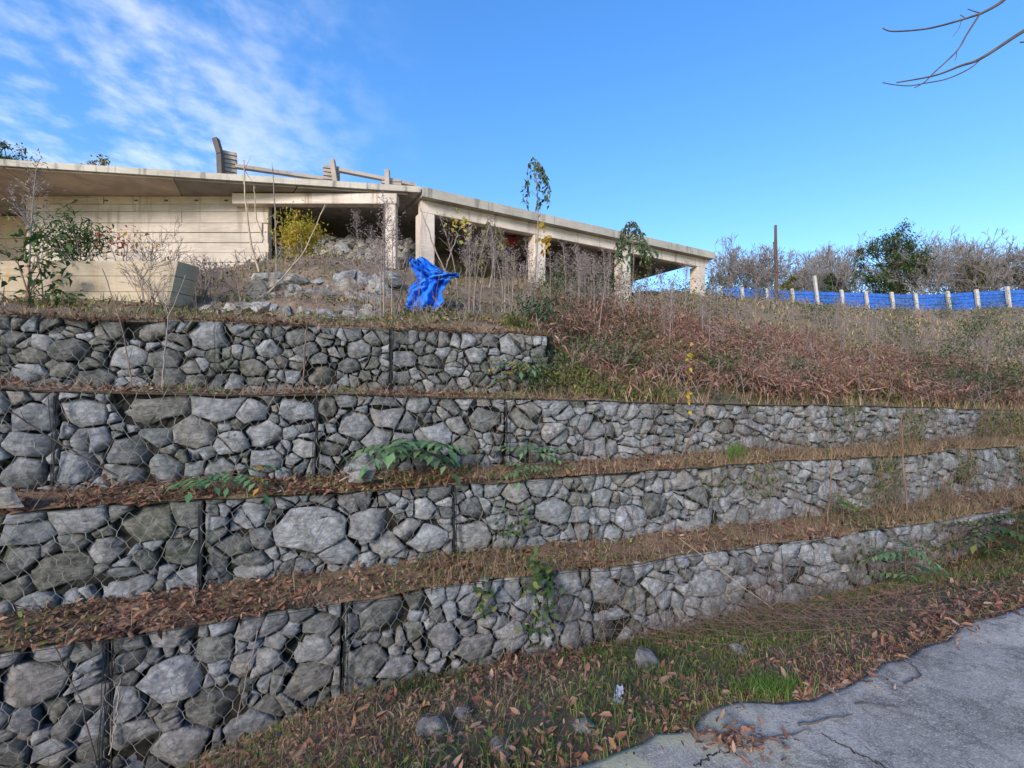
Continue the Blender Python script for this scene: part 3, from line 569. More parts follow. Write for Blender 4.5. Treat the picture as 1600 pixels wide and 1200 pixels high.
# sheets and blocks lying on the right roof
# timber railing on the roof: stacks of boards, leaning posts, rails
def timber_railing():
    t = thing('timber_railing', 'weathered timber railing with stacked boards and leaning posts on the roof', 'railing', (-9.9, 17.0, RT))
    def seg(name, p, q, hw, m):
        p = np.array(p) - (-9.9, 17.0, RT); q = np.array(q) - (-9.9, 17.0, RT); d = nrm(q - p); s_ = nrm(np.cross(d, [0, .3, 1.] if abs(d[2]) < .8 else [0, 1., 0])); u_ = np.cross(s_, d)
        V = [e + a * s_ * hw[0] + b * u_ * hw[1] for e in (p, q) for a in (-1, 1) for b in (-1, 1)]
        return obj(name, mesh(name, V, [(0, 1, 3, 2), (4, 6, 7, 5), (0, 4, 5, 1), (2, 3, 7, 6), (0, 2, 6, 4), (1, 5, 7, 3)]), m, t)
    def q(px, py, d): return P(px, py, d)
    for (pa, pb, da, db, top, n) in ((342, 370, 16.9, 17.15, 10.65, 10), (506, 531, 17.85, 18.0, 10.55, 10), (597, 627, 18.1, 18.3, 10.2, 8)):
        for i in range(n):
            z0 = RT + (top - RT) * i / n; z1 = RT + (top - RT) * (i + 1) / n; j = random.uniform(-.03, .03); a = q(pa, 300, da); b = q(pb, 300, db)
            a[2] = b[2] = (z0 + z1) / 2; a[0] += j; b[0] += j * .5; seg('board', a, b, (.11, (z1 - z0) / 2 - .012), M['timber'])
    for (x0, y0, x1, y1, d) in ((346, 290, 344, 240, 16.7), (344, 241, 337, 217, 16.68), (527, 300, 519, 250, 17.75), (606, 300, 605, 266, 18.0)):
        seg('post', q(x0, y0, d), q(x1, y1, d), (.085, .1), M['timber_dark'] if y1 < 245 else M['timber'])
    for (x0, y0, d0, x1, y1, d1) in ((368, 260, 17.05, 507, 280, 17.95), (530, 266, 17.9, 606, 281, 18.1), (606, 281, 18.1, 650, 290, 18.5)):
        seg('rail', q(x0, y0, d0), q(x1, y1, d1), (.06, .07), M['timber'])
timber_railing()
def rag(name, lab, cat, px, py, d, w_, h_, m):
    gx, gz = np.meshgrid(np.linspace(-.5, .5, 12), np.linspace(-.5, .5, 9), indexing='ij'); V = np.stack([gx * w_, .1 * n1(gx * 5 + px, gz * 4), gz * h_ + .15 * h_ * n2(gx * 3 + px, 2)], -1).reshape(-1, 3); a, b = np.meshgrid(np.arange(11), np.arange(8), indexing='ij'); a = (a * 9 + b).ravel()
    o = obj(name, mesh(name, V, np.stack([a, a + 9, a + 10, a + 1], 1)), m, None, P(px, py, d)); md = o.modifiers.new('thick', 'SOLIDIFY'); md.thickness = .03; tag(o, lab, cat); return o
rag('cloth_rag', 'small red cloth hanging inside the open building bay', 'cloth', 799, 376, 20.5, .55, .45, plain('red_cloth', (.45, .09, .08), .8))

# low concrete upstand in front of the building
up = thing('concrete_upstand', 'low stained concrete wall with a slanted end standing above the topmost gabions', 'wall', (-8.2, 9.6, 3.1))
zr = [2.9, 3.62, 4.05, 4.36, 4.66]
xe = [-6.83, -6.8, -6.72, -6.66, -6.6]
for r in range(4):
    x0 = -13.5; V = []
    for y0 in (9.35 + random.uniform(-.012, .012), 9.85):
        V += [(x0, y0, zr[r] + .006), (xe[r] + (.1 if y0 > 9.5 else 0), y0, zr[r] + .006), (x0, y0, zr[r + 1] - .006), (xe[r + 1] + (.1 if y0 > 9.5 else 0), y0, zr[r + 1] - .006)]
    V = np.array(V) - (-8.2, 9.6, 3.1)
    obj('wall_strip', mesh('wall_strip', V, [(0, 1, 3, 2), (4, 6, 7, 5), (0, 4, 5, 1), (2, 3, 7, 6), (0, 2, 6, 4), (1, 5, 7, 3)]), M['concrete_base'], up)
obj('wall_core', box_mesh('wall_core', -5.3, 1.32, -.22, .22, -.3, 1.54), M['concrete_base'], up)

# dry stone walls and rubble bank: every stone a part
def rock_mesh(sx_, sy_, sz_, n=10):
    a = rng.normal(size=(n + 6, 3)); a = nrm(a) * rng.uniform(.8, 1.15, (n + 6, 1)); a = np.clip(a, -.8, .8) * np.array([sx_, sy_, sz_]) / 1.6 * 1.25
    import bmesh
    bm = bmesh.new(); [bm.verts.new(tuple(v)) for v in a]; bmesh.ops.convex_hull(bm, input=bm.verts); [bm.verts.remove(v) for v in [v for v in bm.verts if not v.link_faces]]
    me = bpy.data.meshes.new('stone'); bm.to_mesh(me); bm.free(); me.materials.append(M['stone_tan']); return me
ROCKS = [rock_mesh(*s_) for s_ in ((.32, .25, .2), (.4, .28, .17), (.25, .22, .2), (.3, .26, .24), (.22, .2, .13), (.36, .3, .22), (.28, .24, .15))]
LOOSE = []
for s_ in ((.34, .3, .2), (.3, .28, .22), (.4, .3, .24)):
    import bmesh
    bm = bmesh.new(); pts_ = nrm(rng.normal(size=(40, 3))) * rng.uniform(.9, 1.1, (40, 1)) * np.array(s_) / 1.7; [bm.verts.new(tuple(q_)) for q_ in pts_]; bmesh.ops.convex_hull(bm, input=bm.verts); [bm.verts.remove(q_) for q_ in [q_ for q_ in bm.verts if not q_.link_faces]]; me = bpy.data.meshes.new('stone'); bm.to_mesh(me); bm.free(); LOOSE.append(me)
ROCKG = []
for r in ROCKS:
    g = r.copy(); g.materials.clear(); g.materials.append(M['stone']); ROCKG.append(g)
def dry_wall(lab, a, b, z0, z1, lean, grey=.6, step=.27):
    a = np.array(a, float); b = np.array(b, float); L = np.linalg.norm(b - a); d = (b - a) / L; nn = np.array([-d[1], d[0]]); t = thing('dry_stone_wall', lab, 'wall', (*a, z0))
    rh = step * .56; rows_ = max(1, int((z1 - z0) / rh))
    for r in range(rows_):
        s_ = random.uniform(0, .2)
        while s_ < L:
            q = d * s_ + nn * (lean * r / rows_ + random.uniform(-.05, .05)); zz = r * rh + random.uniform(-.03, .03) + .12 * float(n1(s_ * .8 + z0, 3))
            o = obj('stone', random.choice(ROCKG if random.random() < grey else ROCKS), None, t, (q[0], q[1], zz)); o.rotation_euler = (random.gauss(0, .15), random.gauss(0, .15), random.choice([0, PI]) + random.gauss(0, .3)); o.scale = [random.uniform(.8, 1.25) * step / .27] * 3
            s_ += step * random.uniform(.75, 1.25)
    return t
def gz(x, y): return float(zhill(np.array([x]), np.array([y]))[0])
dry_wall('upper low dry stone wall of grey rocks below the open building bay', P(395, 0, 11.55)[:2], P(622, 0, 11.9)[:2], gz(*P(500, 0, 11.4)[:2]) - .05, P(0, 412, 11.8)[2], .25, .45, .36)
dry_wall('lower straggling row of grey rocks below the upper dry stone wall', P(322, 0, 9.6)[:2], P(600, 0, 9.75)[:2], gz(*P(450, 0, 9.45)[:2]) - .05, P(0, 462, 9.8)[2], .15, .45, .3)
dry_wall('tan rubble bank rising into the dark open bay behind the columns', P(415, 0, 16.9)[:2], P(655, 0, 16.9)[:2], 5.95, 8.05, 1.3, .1, .3)
dry_wall('brown rubble bank inside the open bays of the sloping wing', A + DR * .8 + DN * 1.6, A + DR * 12 + DN * 2.2, 5.9, 7.2, 1.2, .1, .34)

# blue tarpaulin
def tarp():
    lv = [(404, 640, 661), (410, 639, 670), (417, 643, 678), (424, 648, 690), (430, 649, 700), (437, 652, 703), (443, 645, 700), (450, 639, 694), (460, 637, 692), (470, 635, 692), (480, 633, 689), (488, 636, 682), (496, 640, 672), (505, 643, 662)]
    nx = 34; V = []; d0 = 9.6
    ys = np.interp(np.linspace(0, len(lv) - 1, 44), range(len(lv)), [l[0] for l in lv]); le = np.interp(np.linspace(0, len(lv) - 1, 44), range(len(lv)), [l[1] for l in lv]); ri = np.interp(np.linspace(0, len(lv) - 1, 44), range(len(lv)), [l[2] for l in lv])
    for k in range(44):
        for j in range(nx):
            t = j / (nx - 1); px = le[k] + (ri[k] - le[k]) * t; fold = .10 * math.sin(t * 15 + .1 * k) * (.4 + .6 * k / 44) + .16 * float(n1(t * 6 + 3, k * .16)) + .11 * float(n2(t * 11 + k * .2, k * .3)) + (.07 * float(n3(t * 22 - k * .3, k * .7)))
            jag = (random.uniform(-2.2, 2.2) if j in (0, nx - 1) else random.uniform(-.5, .5)); V.append(P(px + jag, ys[k] + random.uniform(-.6, .6) + 3 * float(n1(t * 5, 9 + k * .05)), d0 + .35 * (1 - k / 44) + fold))
    V = np.array(V); a, b = np.meshgrid(np.arange(43), np.arange(nx - 1), indexing='ij'); a = (a * nx + b).ravel(); base = P(660, 505, d0)
    t = thing('blue_tarpaulin', 'crumpled torn blue tarpaulin draped on the slope below a column', 'tarpaulin', tuple(base))
    o = obj('sheet', mesh('sheet', V - base, np.stack([a, a + nx, a + nx + 1, a + 1], 1)), M['tarp'], t); md = o.modifiers.new('thick', 'SOLIDIFY'); md.thickness = .012
    V = []
    for k in range(7):
        for j in range(16):
            q = j / 15; V.append(P(672 + 45 * q + random.uniform(-1, 1), 424 + 2.2 * k * (1 - .55 * q) + 4 * q + random.uniform(-.6, .6), 9.55 - .1 * math.sin(k * 1.7 + j * .6) + .12 * float(n1(j * .5, k * .8))) - base)
    a, b = np.meshgrid(np.arange(6), np.arange(15), indexing='ij'); a = (a * 16 + b).ravel()
    o = obj('flap', mesh('flap', V, np.stack([a, a + 16, a + 17, a + 1], 1)), M['tarp'], t); md = o.modifiers.new('thick', 'SOLIDIFY'); md.thickness = .012
tarp()

# ------------------------------------------------------------------ blue fence
fp = [(a_, b_ - 3, c_) for a_, b_, c_ in [(1128, 452, 47), (1162, 454, 46.4), (1200, 456, 46), (1240, 458, 45.4), (1278, 459, 45), (1317, 460, 44.6), (1355, 461, 44), (1395, 463, 43.5), (1432, 464, 43), (1482, 462, 42.3), (1527, 459, 41.7), (1575, 457, 41), (1625, 454, 40.3), (1680, 451, 39.5), (1740, 448, 38.6)]]
FB = P(1128, 490, 47); fence = thing('blue_fence', 'blue sheet metal fence with white concrete posts along the hilltop', 'fence', tuple(FB))
for k, (px, py, d) in enumerate(fp):
    t = P(px, py - 1, d); tall = {4: 1.4, 11: .25, 7: .1}.get(k, random.uniform(0, .15)); zb = t[2] - 2.3; me = box_mesh('post', -.13, .13, -.12, .12, zb - FB[2], t[2] + tall - FB[2], .03, .02); ln = random.uniform(-.09, .05)
    for vtx in me.vertices: vtx.co.x += -ln * 0 + (vtx.co.z - (zb - FB[2])) * -.12 * (1 if k < 12 else .5)
    o = obj('post', me, M['post'], fence, (t[0] - FB[0], t[1] - FB[1] - .2, 0))
    if k + 1 < len(fp):
        q = P(fp[k + 1][0], fp[k + 1][1], fp[k + 1][2]); t2 = P(px, py, d); nb = 4; e = (q - t2); e[2] = 0; L = np.linalg.norm(e)
        for s_ in range(3):
            za0, za1 = t2[2] - .62 * s_ - .0, t2[2] - .62 * s_ - .6; zb0, zb1 = q[2] - .62 * s_, q[2] - .62 * s_ - .6; prof = [(0, 0), (.04, .045), (.3, .05), (.34, .0), (.56, .0), (.6, .045)]
            V = []
            for (zz, o_) in prof:
                for (pt, z0) in ((t2, za0), (q, zb0)): V.append((pt[0], pt[1] - o_ - .03 * s_, z0 - zz))
            V = np.array(V) - FB; Fc = [(2 * i, 2 * i + 1, 2 * i + 3, 2 * i + 2) for i in range(len(prof) - 1)]
            o = obj('sheet', mesh('sheet', V, Fc), M['fence'], fence); md = o.modifiers.new('thick', 'SOLIDIFY'); md.thickness = .02
# dark pole in front of the fence
t = P(1213, 475, 37); pl = thing('dead_trunk_pole', 'tall dark bare forked pole standing before the blue fence', 'pole', tuple(t - np.array([0, 0, .6])))
h = P(1213, 352, 37)[2] - t[2] + .6
obj('shaft', mesh('shaft', *path_tube([(0, 0, 0), (.02, 0, h * .35), (-.04, .02, h * .7), (-.06, 0, h)], .15, .1, 8)), M['pole'], pl)
obj('stub', mesh('stub', *path_tube([(.0, -.1, h * .45), (-.12, -.15, h * .62), (-.28, -.15, h * .8)], .1, .07, 7)), M['pole'], pl)

# ------------------------------------------------------------------ plants
UP = np.array([0, 0, 1.])
def rv(n): return nrm(rng.normal(size=(n, 3)))
def grow(p, d, L, r, depth, segs, tips, nseg=4, up=.15, spread=.7, kids=(2, 4), shrink=.62, wob=.18):
    pts = [np.array(p, float)]; d = nrm(np.array(d, float)); rr = r
    for k in range(nseg):
        d = nrm(d + rng.normal(size=3) * wob + UP * up * .3); q = pts[-1] + d * L / nseg; r2 = r * (1 - .5 * (k + 1) / nseg); segs.append((pts[-1], q, rr, r2)); rr = r2; pts.append(q)
        if depth > 0 and k >= 1:
            for _ in range(random.randint(*kids) if k == nseg - 1 else random.randint(0, 2)):
                sd_ = nrm(d + rv(1)[0] * spread + UP * up); grow(q, sd_, L * shrink * random.uniform(.7, 1.15), r2 * .62, depth - 1, segs, tips, max(2, nseg - 1), up, spread, kids, shrink, wob)
    if depth == 0: tips.append((pts[-1], d)); tips.append((pts[len(pts) // 2], d))
def seg_mesh(name, segs, k=3, rmin=0):
    a = np.array([s_[0] for s_ in segs]); b = np.array([s_[1] for s_ in segs]); r0 = np.maximum([s_[2] for s_ in segs], rmin); r1 = np.maximum([s_[3] for s_ in segs], rmin); return mesh(name, *tubes(a, b, r0, r1, k))
def leafcloud(centers, n, sp, ln, wd, droop=.3):
    c = np.asarray(centers)[rng.integers(0, len(centers), n)] + rng.normal(size=(n, 3)) * sp; d = rv(n); d[:, 2] = d[:, 2] * .6 - .15; return leaves(c, d, rv(n) * .7 + UP, ln * rng.uniform(.6, 1.3, n), wd * rng.uniform(.7, 1.2, n), .15, droop)
def bare_tree(name, lab, base, h, cat='tree', group=None, mat='fartwig', depth=4, leaf=None, nleaf=0, ls=.2, rmin=.012, spread=.75, r=.16, sp=.3, up=.25, lm2=None):
    t = thing(name, lab, cat, tuple(base), 0, group); segs = []; tips = []
    grow((0, 0, 0), (random.uniform(-.1, .1), 0, 1), h * .42, r, depth, segs, tips, 5, up, spread, (2, 4), .68)
    top = max(s_[1][2] for s_ in segs); k = h / top; segs = [(a * k, b * k, c, d) for a, b, c, d in segs]
    big = [s_ for s_ in segs if s_[2] > r * .4]; sm = [s_ for s_ in segs if s_[2] <= r * .4]
    obj('trunk', seg_mesh('trunk', big, 6), M['bark'] if not mat == 'fartwig' else M['fartwig'], t); obj('twigs', seg_mesh('twigs', sm, 3, rmin), M[mat], t)
    if leaf: obj('crown', mesh('crown', *leafcloud([np.array(q) * k for q, _ in tips], nleaf, sp, ls, ls * .45)), M[leaf], t)
    return t
def onhill(px, d, dz=0):
    x = (px - 800) / F * d; return np.array([x, d, gz(x, d) + dz])
def tree_h(px, ytop, d, base): return P(px, ytop, d)[2] - base[2]
BT = 'bare trees beyond the blue fence'
for px, yt, d in ((1145, 385, 59), (1215, 380, 64), (1260, 378, 57), (1300, 385, 54), (1375, 368, 70), (1425, 365, 68), (1455, 380, 56), (1560, 378, 55), (1615, 368, 58), (1190, 385, 58), (1320, 372, 62), (1440, 375, 64), (1520, 366, 66), (1580, 362, 68), (1160, 372, 55), (1285, 370, 60), (1345, 360, 66), (1495, 360, 60), (1545, 362, 64), (1470, 372, 70), (1130, 380, 62), (1640, 360, 62), (1240, 392, 66)):
    b = onhill(px, d, -.6); bare_tree('bare_tree', 'leafless grey tree behind the blue fence', b, tree_h(px, yt, d, b), group=BT, depth=5, rmin=.024, spread=.85, r=.15, up=.2)
def bushy(lab, px, yt, d, n, leaf, ls, wpx, cl=46, low=.25):
    """tree in leaf: trunk and limbs carrying uneven leaf clumps through an ellipsoid crown"""
    b = onhill(px, d, -.6); h = tree_h(px, yt, d, b); rx = wpx / F * d / 2; t = thing('leafy_tree', lab, 'tree', tuple(b)); segs = []; c0 = np.array([0, 0, h * (low + (1 - low) / 2)]); R_ = np.array([rx, rx * .8, h * (1 - low) / 2])
    cs = []; 
    while len(cs) < cl:
        q = rng.uniform(-1, 1, 3)
        if .35 < np.linalg.norm(q) < 1: cs.append(c0 + q * R_ * random.uniform(.75, 1.05))
    tr = [np.array([0, 0, 0]), np.array([.1, 0, h * low]), c0 + np.array([.2, 0, 0]), c0 + np.array([0, 0, R_[2] * .6])]
    mb = MB(); mb.add(*path_tube(tr, .22, .06, 7))
    for c in cs:
        s_ = random.uniform(.1, .9); p0 = tr[1] + (tr[3] - tr[1]) * s_; mid = (p0 + c) / 2 + rng.normal(size=3) * .3; mb.add(*path_tube([p0, mid, c], .07, .025, 4))
    k = rng.integers(0, cl, n); rad = (R_.mean() * rng.uniform(.12, .3, cl))[k][:, None]; pts = np.array(cs)[k] + rv(n) * rad * rng.uniform(.2, 1.1, (n, 1)); 
    obj('trunk', mb.mesh('trunk'), M['bark'], t); obj('crown', mesh('crown', *leaves(pts, rv(n) - UP * .2, UP + rv(n) * .7, ls * rng.uniform(.6, 1.3, n), ls * .45, .15, .25)), M[leaf], t)
bushy('broad dark green tree in leaf rising behind the blue fence', 1395, 352, 57, 7000, 'green', .34, 112, 70)
bushy('olive brown leafy tree behind the right-hand end of the blue fence', 1605, 380, 60, 6500, 'olive', .36, 100)
bushy('rounded olive tree between bare trees behind the fence', 1520, 395, 58, 3000, 'olive', .32, 70, 40)
bushy('low olive bush beside the tall dark pole', 1240, 428, 50, 1500, 'olive', .28, 40, 14)
bushy('low dark shrub behind the fence below the bare trees', 1312, 415, 53, 2200, 'dark', .28, 50, 18)
bushy('dark leafy tree top showing above the far corner of the roof', 14, 217, 31, 3200, 'dark', .24, 85, 40, .5)
bushy('thin leafy tree top just showing above the roof slab', 155, 239, 32, 1100, 'olive', .22, 75, 26, .6)

def shrub(name, lab, base, h, wd, n, leaf, ls, lw=.45, twig='twig', cat='shrub', sp=.07, stems=7, group=None, depth=1):
    t = thing(name, lab, cat, tuple(base), 0, group); segs = []; tips = []
    for _ in range(stems):
        a = random.uniform(0, 2 * PI); l = random.uniform(.1, 1) * wd / max(h, .01) * .6; grow((random.uniform(-.05, .05), random.uniform(-.05, .05), -.08), (math.cos(a) * l, math.sin(a) * l, 1), h * .62 * random.uniform(.8, 1.1), .008 + .008 * h, depth, segs, tips, 4, .1, .6, (1, 3), .55)
    obj('stems', seg_mesh('stems', segs, 3, .004), M[twig], t)
    if n: obj('foliage', mesh('foliage', *leafcloud([q for q, _ in tips], n, sp * h + .03, ls, ls * lw)), M[leaf], t)
    return t
def at(px, py, d): return P(px, py, d)
shrub('yellow_shrub', 'yellow-green bushy shrub on the bank in the open bay', at(468, 405, 15.2), 1.2, 1.9, 3400, 'yellowgreen', .12, .35, sp=.17, stems=12)
shrub('green_shrub', 'feathery green shrub above the low concrete wall', at(118, 418, 10.2), 1.2, 1.0, 1100, 'green', .17, .22, sp=.09, stems=10)
shrub('red_leaved_sapling', 'thin sapling with bright red leaves before the boarded wall', at(190, 425, 10.4), 1.15, .5, 70, 'red', .12, .45, sp=.05, stems=3)
shrub('orange_leaved_twig', 'thin twig with a few orange leaves before the boarded wall', at(228, 420, 10.3), 1.0, .3, 22, 'yellow', .13, .5, sp=.04, stems=2)
for px, py, d, h in ((268, 470, 10.2, 1.45), (318, 455, 10.5, .9), (232, 478, 9.1, .95)):
    shrub('bare_bush', 'bare brown twiggy bush beside the slanted concrete wall end', at(px, py, d), h, h * .9, 0, None, 0, twig='twig', stems=9, depth=3, group='bare bushes by the concrete wall')
shrub('broadleaf_sapling', 'glossy broad-leaved sapling growing before the low concrete wall', at(35, 500, 8.6), 1.75, 1.4, 260, 'green', .19, .45, 'redtwig', sp=.11, stems=6)
shrub('broadleaf_shoot', 'low broad-leaved shoot leaning over the topmost gabions below the sapling', at(95, 496, 8.3), .75, .9, 80, 'green', .15, .5, 'redtwig', sp=.12, stems=4)
shrub('fern_clump', 'dense blue-green bush above the end of the topmost gabions', onhill(830, 9.3), .75, .8, 900, 'dark', .12, .3, sp=.16, stems=10)
shrub('green_bush', 'bright green bush low on the slope beside the topmost gabion end', onhill(925, 9.2), .5, .8, 800, 'brightgrass', .09, .35, sp=.2, stems=9)
for i, (px, d, h) in enumerate(((880, 10.6, .7), (1010, 9.5, .5), (1080, 10.0, .55), (905, 12.5, 1.0), (1005, 16, 1.3), (1060, 18, 1.2), (1190, 11.2, .5), (1310, 10.4, .45), (940, 17, 1.2), (1120, 21, 1.3), (1290, 17, .8), (1440, 13.5, .7), (1500, 12, .7), (1560, 14, 1.0), (1590, 11.7, .8), (1530, 20, 1.2), (1400, 24, 1.1), (1480, 31, 1.3), (1560, 30, 1.4), (1230, 30, 1.2), (900, 8.9, .7), (960, 9.0, .75), (1040, 9.1, .7), (1130, 9.4, .7), (1250, 9.7, .65), (1370, 10.3, .7), (1450, 10.8, .75), (1540, 11.6, .9), (1600, 12.4, .9), (985, 11, .8), (1165, 13, .8), (1330, 14, .9), (1480, 16, 1.0), (1590, 18, 1.1), (1090, 15, .9), (1410, 19, 1.0), (1280, 23, 1.1), (1540, 25, 1.2), (880, 14, 1.0), (1180, 26, 1.1))):
    k = i % 3; shrub('hill_shrub', ['small dark green shrub among the dead ferns on the slope', 'small olive shrub among the dry weeds on the slope', 'small mid-green shrub among the dry weeds on the slope'][k], onhill(px, d), h * 1.25, h * 1.5, int(620), ['dark', 'olive', 'green'][k], .05 + .05 * h, .4, sp=.18, stems=7, group=['dark shrubs on the slope', 'olive shrubs on the slope', 'green shrubs on the slope'][k])

for px, off, h, n_, lf, lab in ((862, .95, .75, 700, 'dark', 'dark bush covering the broken end of the topmost gabions'), (845, .7, .55, 420, 'green', 'mid-green bush leaning on the end of the topmost gabions'), (880, .5, .5, 420, 'olive', 'olive weed clump below the end of the topmost gabions')):
    u, Y = pix_u(px, VT[2] + off); x, y = uv2xy(u, VT[2] + off); shrub('end_shrub', lab, (x, y, float(zground(np.array([u]), np.array([VT[2] + off]))[0])), h, h * 1.2, n_, lf, .085, .4, sp=.17, stems=9)
def pinnate(name, lab, base, h, nl, L, leaf='ailanthus', pairs=6, droop=.5, lf=.28, cat='plant', stem='redtwig', tilt=(0, 0), top=.55, group=None, yellow=0):
    """stem with long compound leaves, leaflets in pairs"""
    t = thing(name, lab, cat, tuple(base), 0, group); mb = MB(); lm = MB(); ly = MB(); pts = [np.array([tilt[0] * s_ ** 1.5, tilt[1] * s_, h * s_]) for s_ in np.linspace(0, 1, 6)]; pts[0] = pts[0] - UP * .05
    mb.add(*path_tube(pts, .006 + .006 * h, .004, 4))
    for k in range(nl):
        s_ = random.uniform(top, 1); p = np.array([tilt[0] * s_ ** 1.5, tilt[1] * s_, h * s_]); a = k * 2.4 + random.uniform(-.4, .4); d = np.array([math.cos(a), math.sin(a), random.uniform(.1, .6)]); l = L * random.uniform(.7, 1.1); q = [p]
        for j in range(pairs + 1):
            d = nrm(d - UP * droop * .28); q.append(q[-1] + d * l / pairs)
        mb.add(*path_tube(q, .003, .002, 3)); q = np.array(q)
        for j in range(1, len(q) - 1):
            dd = nrm(q[j + 1] - q[j]); sd_ = nrm(np.cross(dd, UP)); w_ = l * lf * (1 - .45 * abs(j / pairs - .4))
            (ly if random.random() < yellow else lm).add(*leaves(np.stack([q[j], q[j]]), np.stack([sd_ + dd * .45 - UP * droop * .35, -sd_ + dd * .45 - UP * droop * .35]), UP, w_, w_ * .42, .12, .15))
        lm.add(*leaves(q[-1:], dd - UP * droop * .3, UP, l * lf, l * lf * .42, .12, .15))
    obj('stems', mb.mesh('stems'), M[stem], t); obj('leaves', lm.mesh('leaves'), M[leaf], t)
    if ly.n: obj('yellow_leaves', ly.mesh('yellow_leaves'), M['yellow'], t)
    return t
def onledge(px, i, off=.25):
    u, Y = pix_u(px, VT[i] + off); x, y = uv2xy(u, VT[i] + off); return np.array([x, y, float(ztop(i, u)) + .05])
pinnate('seedling', 'large soft green seedling with drooping leaflets before the third gabion tier', onledge(645, 1, .3), .5, 13, .62, pairs=5, droop=.5, lf=.4)
pinnate('seedling', 'green seedling with spread leaflets before the third tier, above a smaller one', onledge(828, 1, .32), .5, 9, .44, pairs=5, droop=.4, lf=.38)
pinnate('seedling', 'small pale green seedling hanging over the edge of the second tier', onledge(822, 1, .08), .14, 9, .3, pairs=4, droop=.6, lf=.42)
pinnate('seedling', 'green seedling with two arched leaves among dry leaves on the second ledge', onledge(372, 1, .2), .26, 6, .4, pairs=5, droop=.6, lf=.42, yellow=.25)
pinnate('seedling', 'broad green seedling beside large grey stones on the second ledge', onledge(315, 1, .15), .18, 7, .28, pairs=3, droop=.6, lf=.6)
pinnate('seedling', 'seedling with green and yellow leaflets at the end of the topmost gabions', onledge(800, 2, .8), .55, 12, .6, pairs=6, droop=.5, lf=.28, yellow=.3)
pinnate('seedling', 'pale green seedling before the right part of the second gabion tier', onledge(1318, 0, .3), .5, 9, .28, 'brightgrass', 4, .5, .4)
def droopy(lab, base, h, wd, n, leaf, ls, top=.45, lw=.4):
    t = thing('sapling', lab, 'tree', tuple(base)); mb = MB(); lm = MB(); f = lambda s_: np.array([.12 * math.sin(s_ * 3), 0, h * s_]); mb.add(*path_tube([f(s_) for s_ in np.linspace(-.02, 1, 10)], .03, .012, 5))
    for k in range(n):
        s_ = 1 - (1 - top) * random.random() ** 1.3; p = f(s_); a = random.uniform(0, 2 * PI); r = wd * math.sqrt(max(0, 1.01 - s_) / (1 - top)) * random.uniform(.55, 1) + .05; o_ = np.array([math.cos(a), math.sin(a), 0]) * r; q = [p, p + o_ * .6 + UP * .10, p + o_ - UP * .12, p + o_ * 1.08 - UP * random.uniform(.35, .8)]
        mb.add(*path_tube(q, .007, .004, 3)); q = np.array(q); m_ = 13; kk = rng.uniform(.9, 2.99, m_); ii = kk.astype(int); c = q[ii] + (q[ii + 1] - q[ii]) * (kk - ii)[:, None]; d = rng.normal(size=(m_, 3)) * .5 - UP; lm.add(*leaves(c, d, rv(m_), ls * rng.uniform(.6, 1.2, m_), ls * lw * rng.uniform(.7, 1.2, m_), .15, .1))
    obj('trunk', mb.mesh('trunk'), M['twig'], t); obj('foliage', lm.mesh('foliage'), M[leaf], t)
droopy('slender sapling with drooping leaves rising above the sloping roof edge', at(835, 440, 15.5), P(0, 250, 15.5)[2] - P(0, 440, 15.5)[2], .62, 19, 'dark', .19, .66)
droopy('dark green drooping sapling in front of the third column', at(985, 468, 17), P(0, 348, 17)[2] - P(0, 468, 17)[2], 1.0, 34, 'dark', .22, .5)
droopy('pale leggy sapling drooping before the first open bay of the sloping wing', at(765, 448, 13.5), P(0, 350, 13.5)[2] - P(0, 448, 13.5)[2], .7, 22, 'olive', .18, .45)
for px, py, lab in ((1415, 905, 'green pokeweed-like plant before the lowest gabions near the road'), (1545, 868, 'green leafy plant at the far end of the lowest gabions'), (1590, 870, 'green leafy plant past the end of the lowest gabions')):
    u, Y = pix_u(px, 4.75); x, y = uv2xy(u, 4.75); pinnate('weed_plant', lab, (x, y, float(zverge(u, 4.75))), .55, 12, .5, 'ailanthus' if px < 1500 else 'green', 5, .5, .36, top=.2)
# hanging vines: leaves on the lowest tier and single yellow strand
def vine(lab, pts, n, leaf, ls, sp=.05):
    pts = np.array(pts); t = thing('vine', lab, 'vine', tuple(pts[-1])); q = pts - pts[-1]; obj('stem', mesh('stem', *path_tube(q, .005, .003, 3)), M['redtwig'], t)
    k = rng.uniform(0, len(q) - 1.001, n); i = k.astype(int); c = q[i] + (q[i + 1] - q[i]) * (k - i)[:, None] + rng.normal(size=(n, 3)) * np.array([sp, sp * .5, sp]); nv = np.tile(np.array([ST, -CT, .25]), (n, 1)) + rng.normal(size=(n, 3)) * .4
    d = rng.normal(size=(n, 3)); d[:, 2] -= .9; obj('leaves', mesh('leaves', *leaves8(c, d, nv, ls * rng.uniform(.6, 1.3, n), ls * rng.uniform(.5, .9, n), .1, .1)), M[leaf], t)
def wl_(px, py, v): u, z, s_ = pix_wall(px, py, v); x, y = uv2xy(u, v); return np.array([x, y, z])
vine('dark green ivy vine hanging over the lowest gabions', [wl_(835, 868, 5.1), wl_(845, 900, 5.08), wl_(850, 940, 5.08), wl_(838, 985, 5.1)], 110, 'green', .085, .09)
vine('small leafy vine over the lowest gabions beside the hanging ivy', [wl_(760, 905, 5.1), wl_(752, 940, 5.1), wl_(757, 960, 5.1)], 34, 'green', .075, .06)
vine('dark leafy trailing vine over the second gabion tier', [wl_(815, 800, 5.78), wl_(800, 830, 5.76), wl_(790, 850, 5.78)], 50, 'dark', .075, .08)
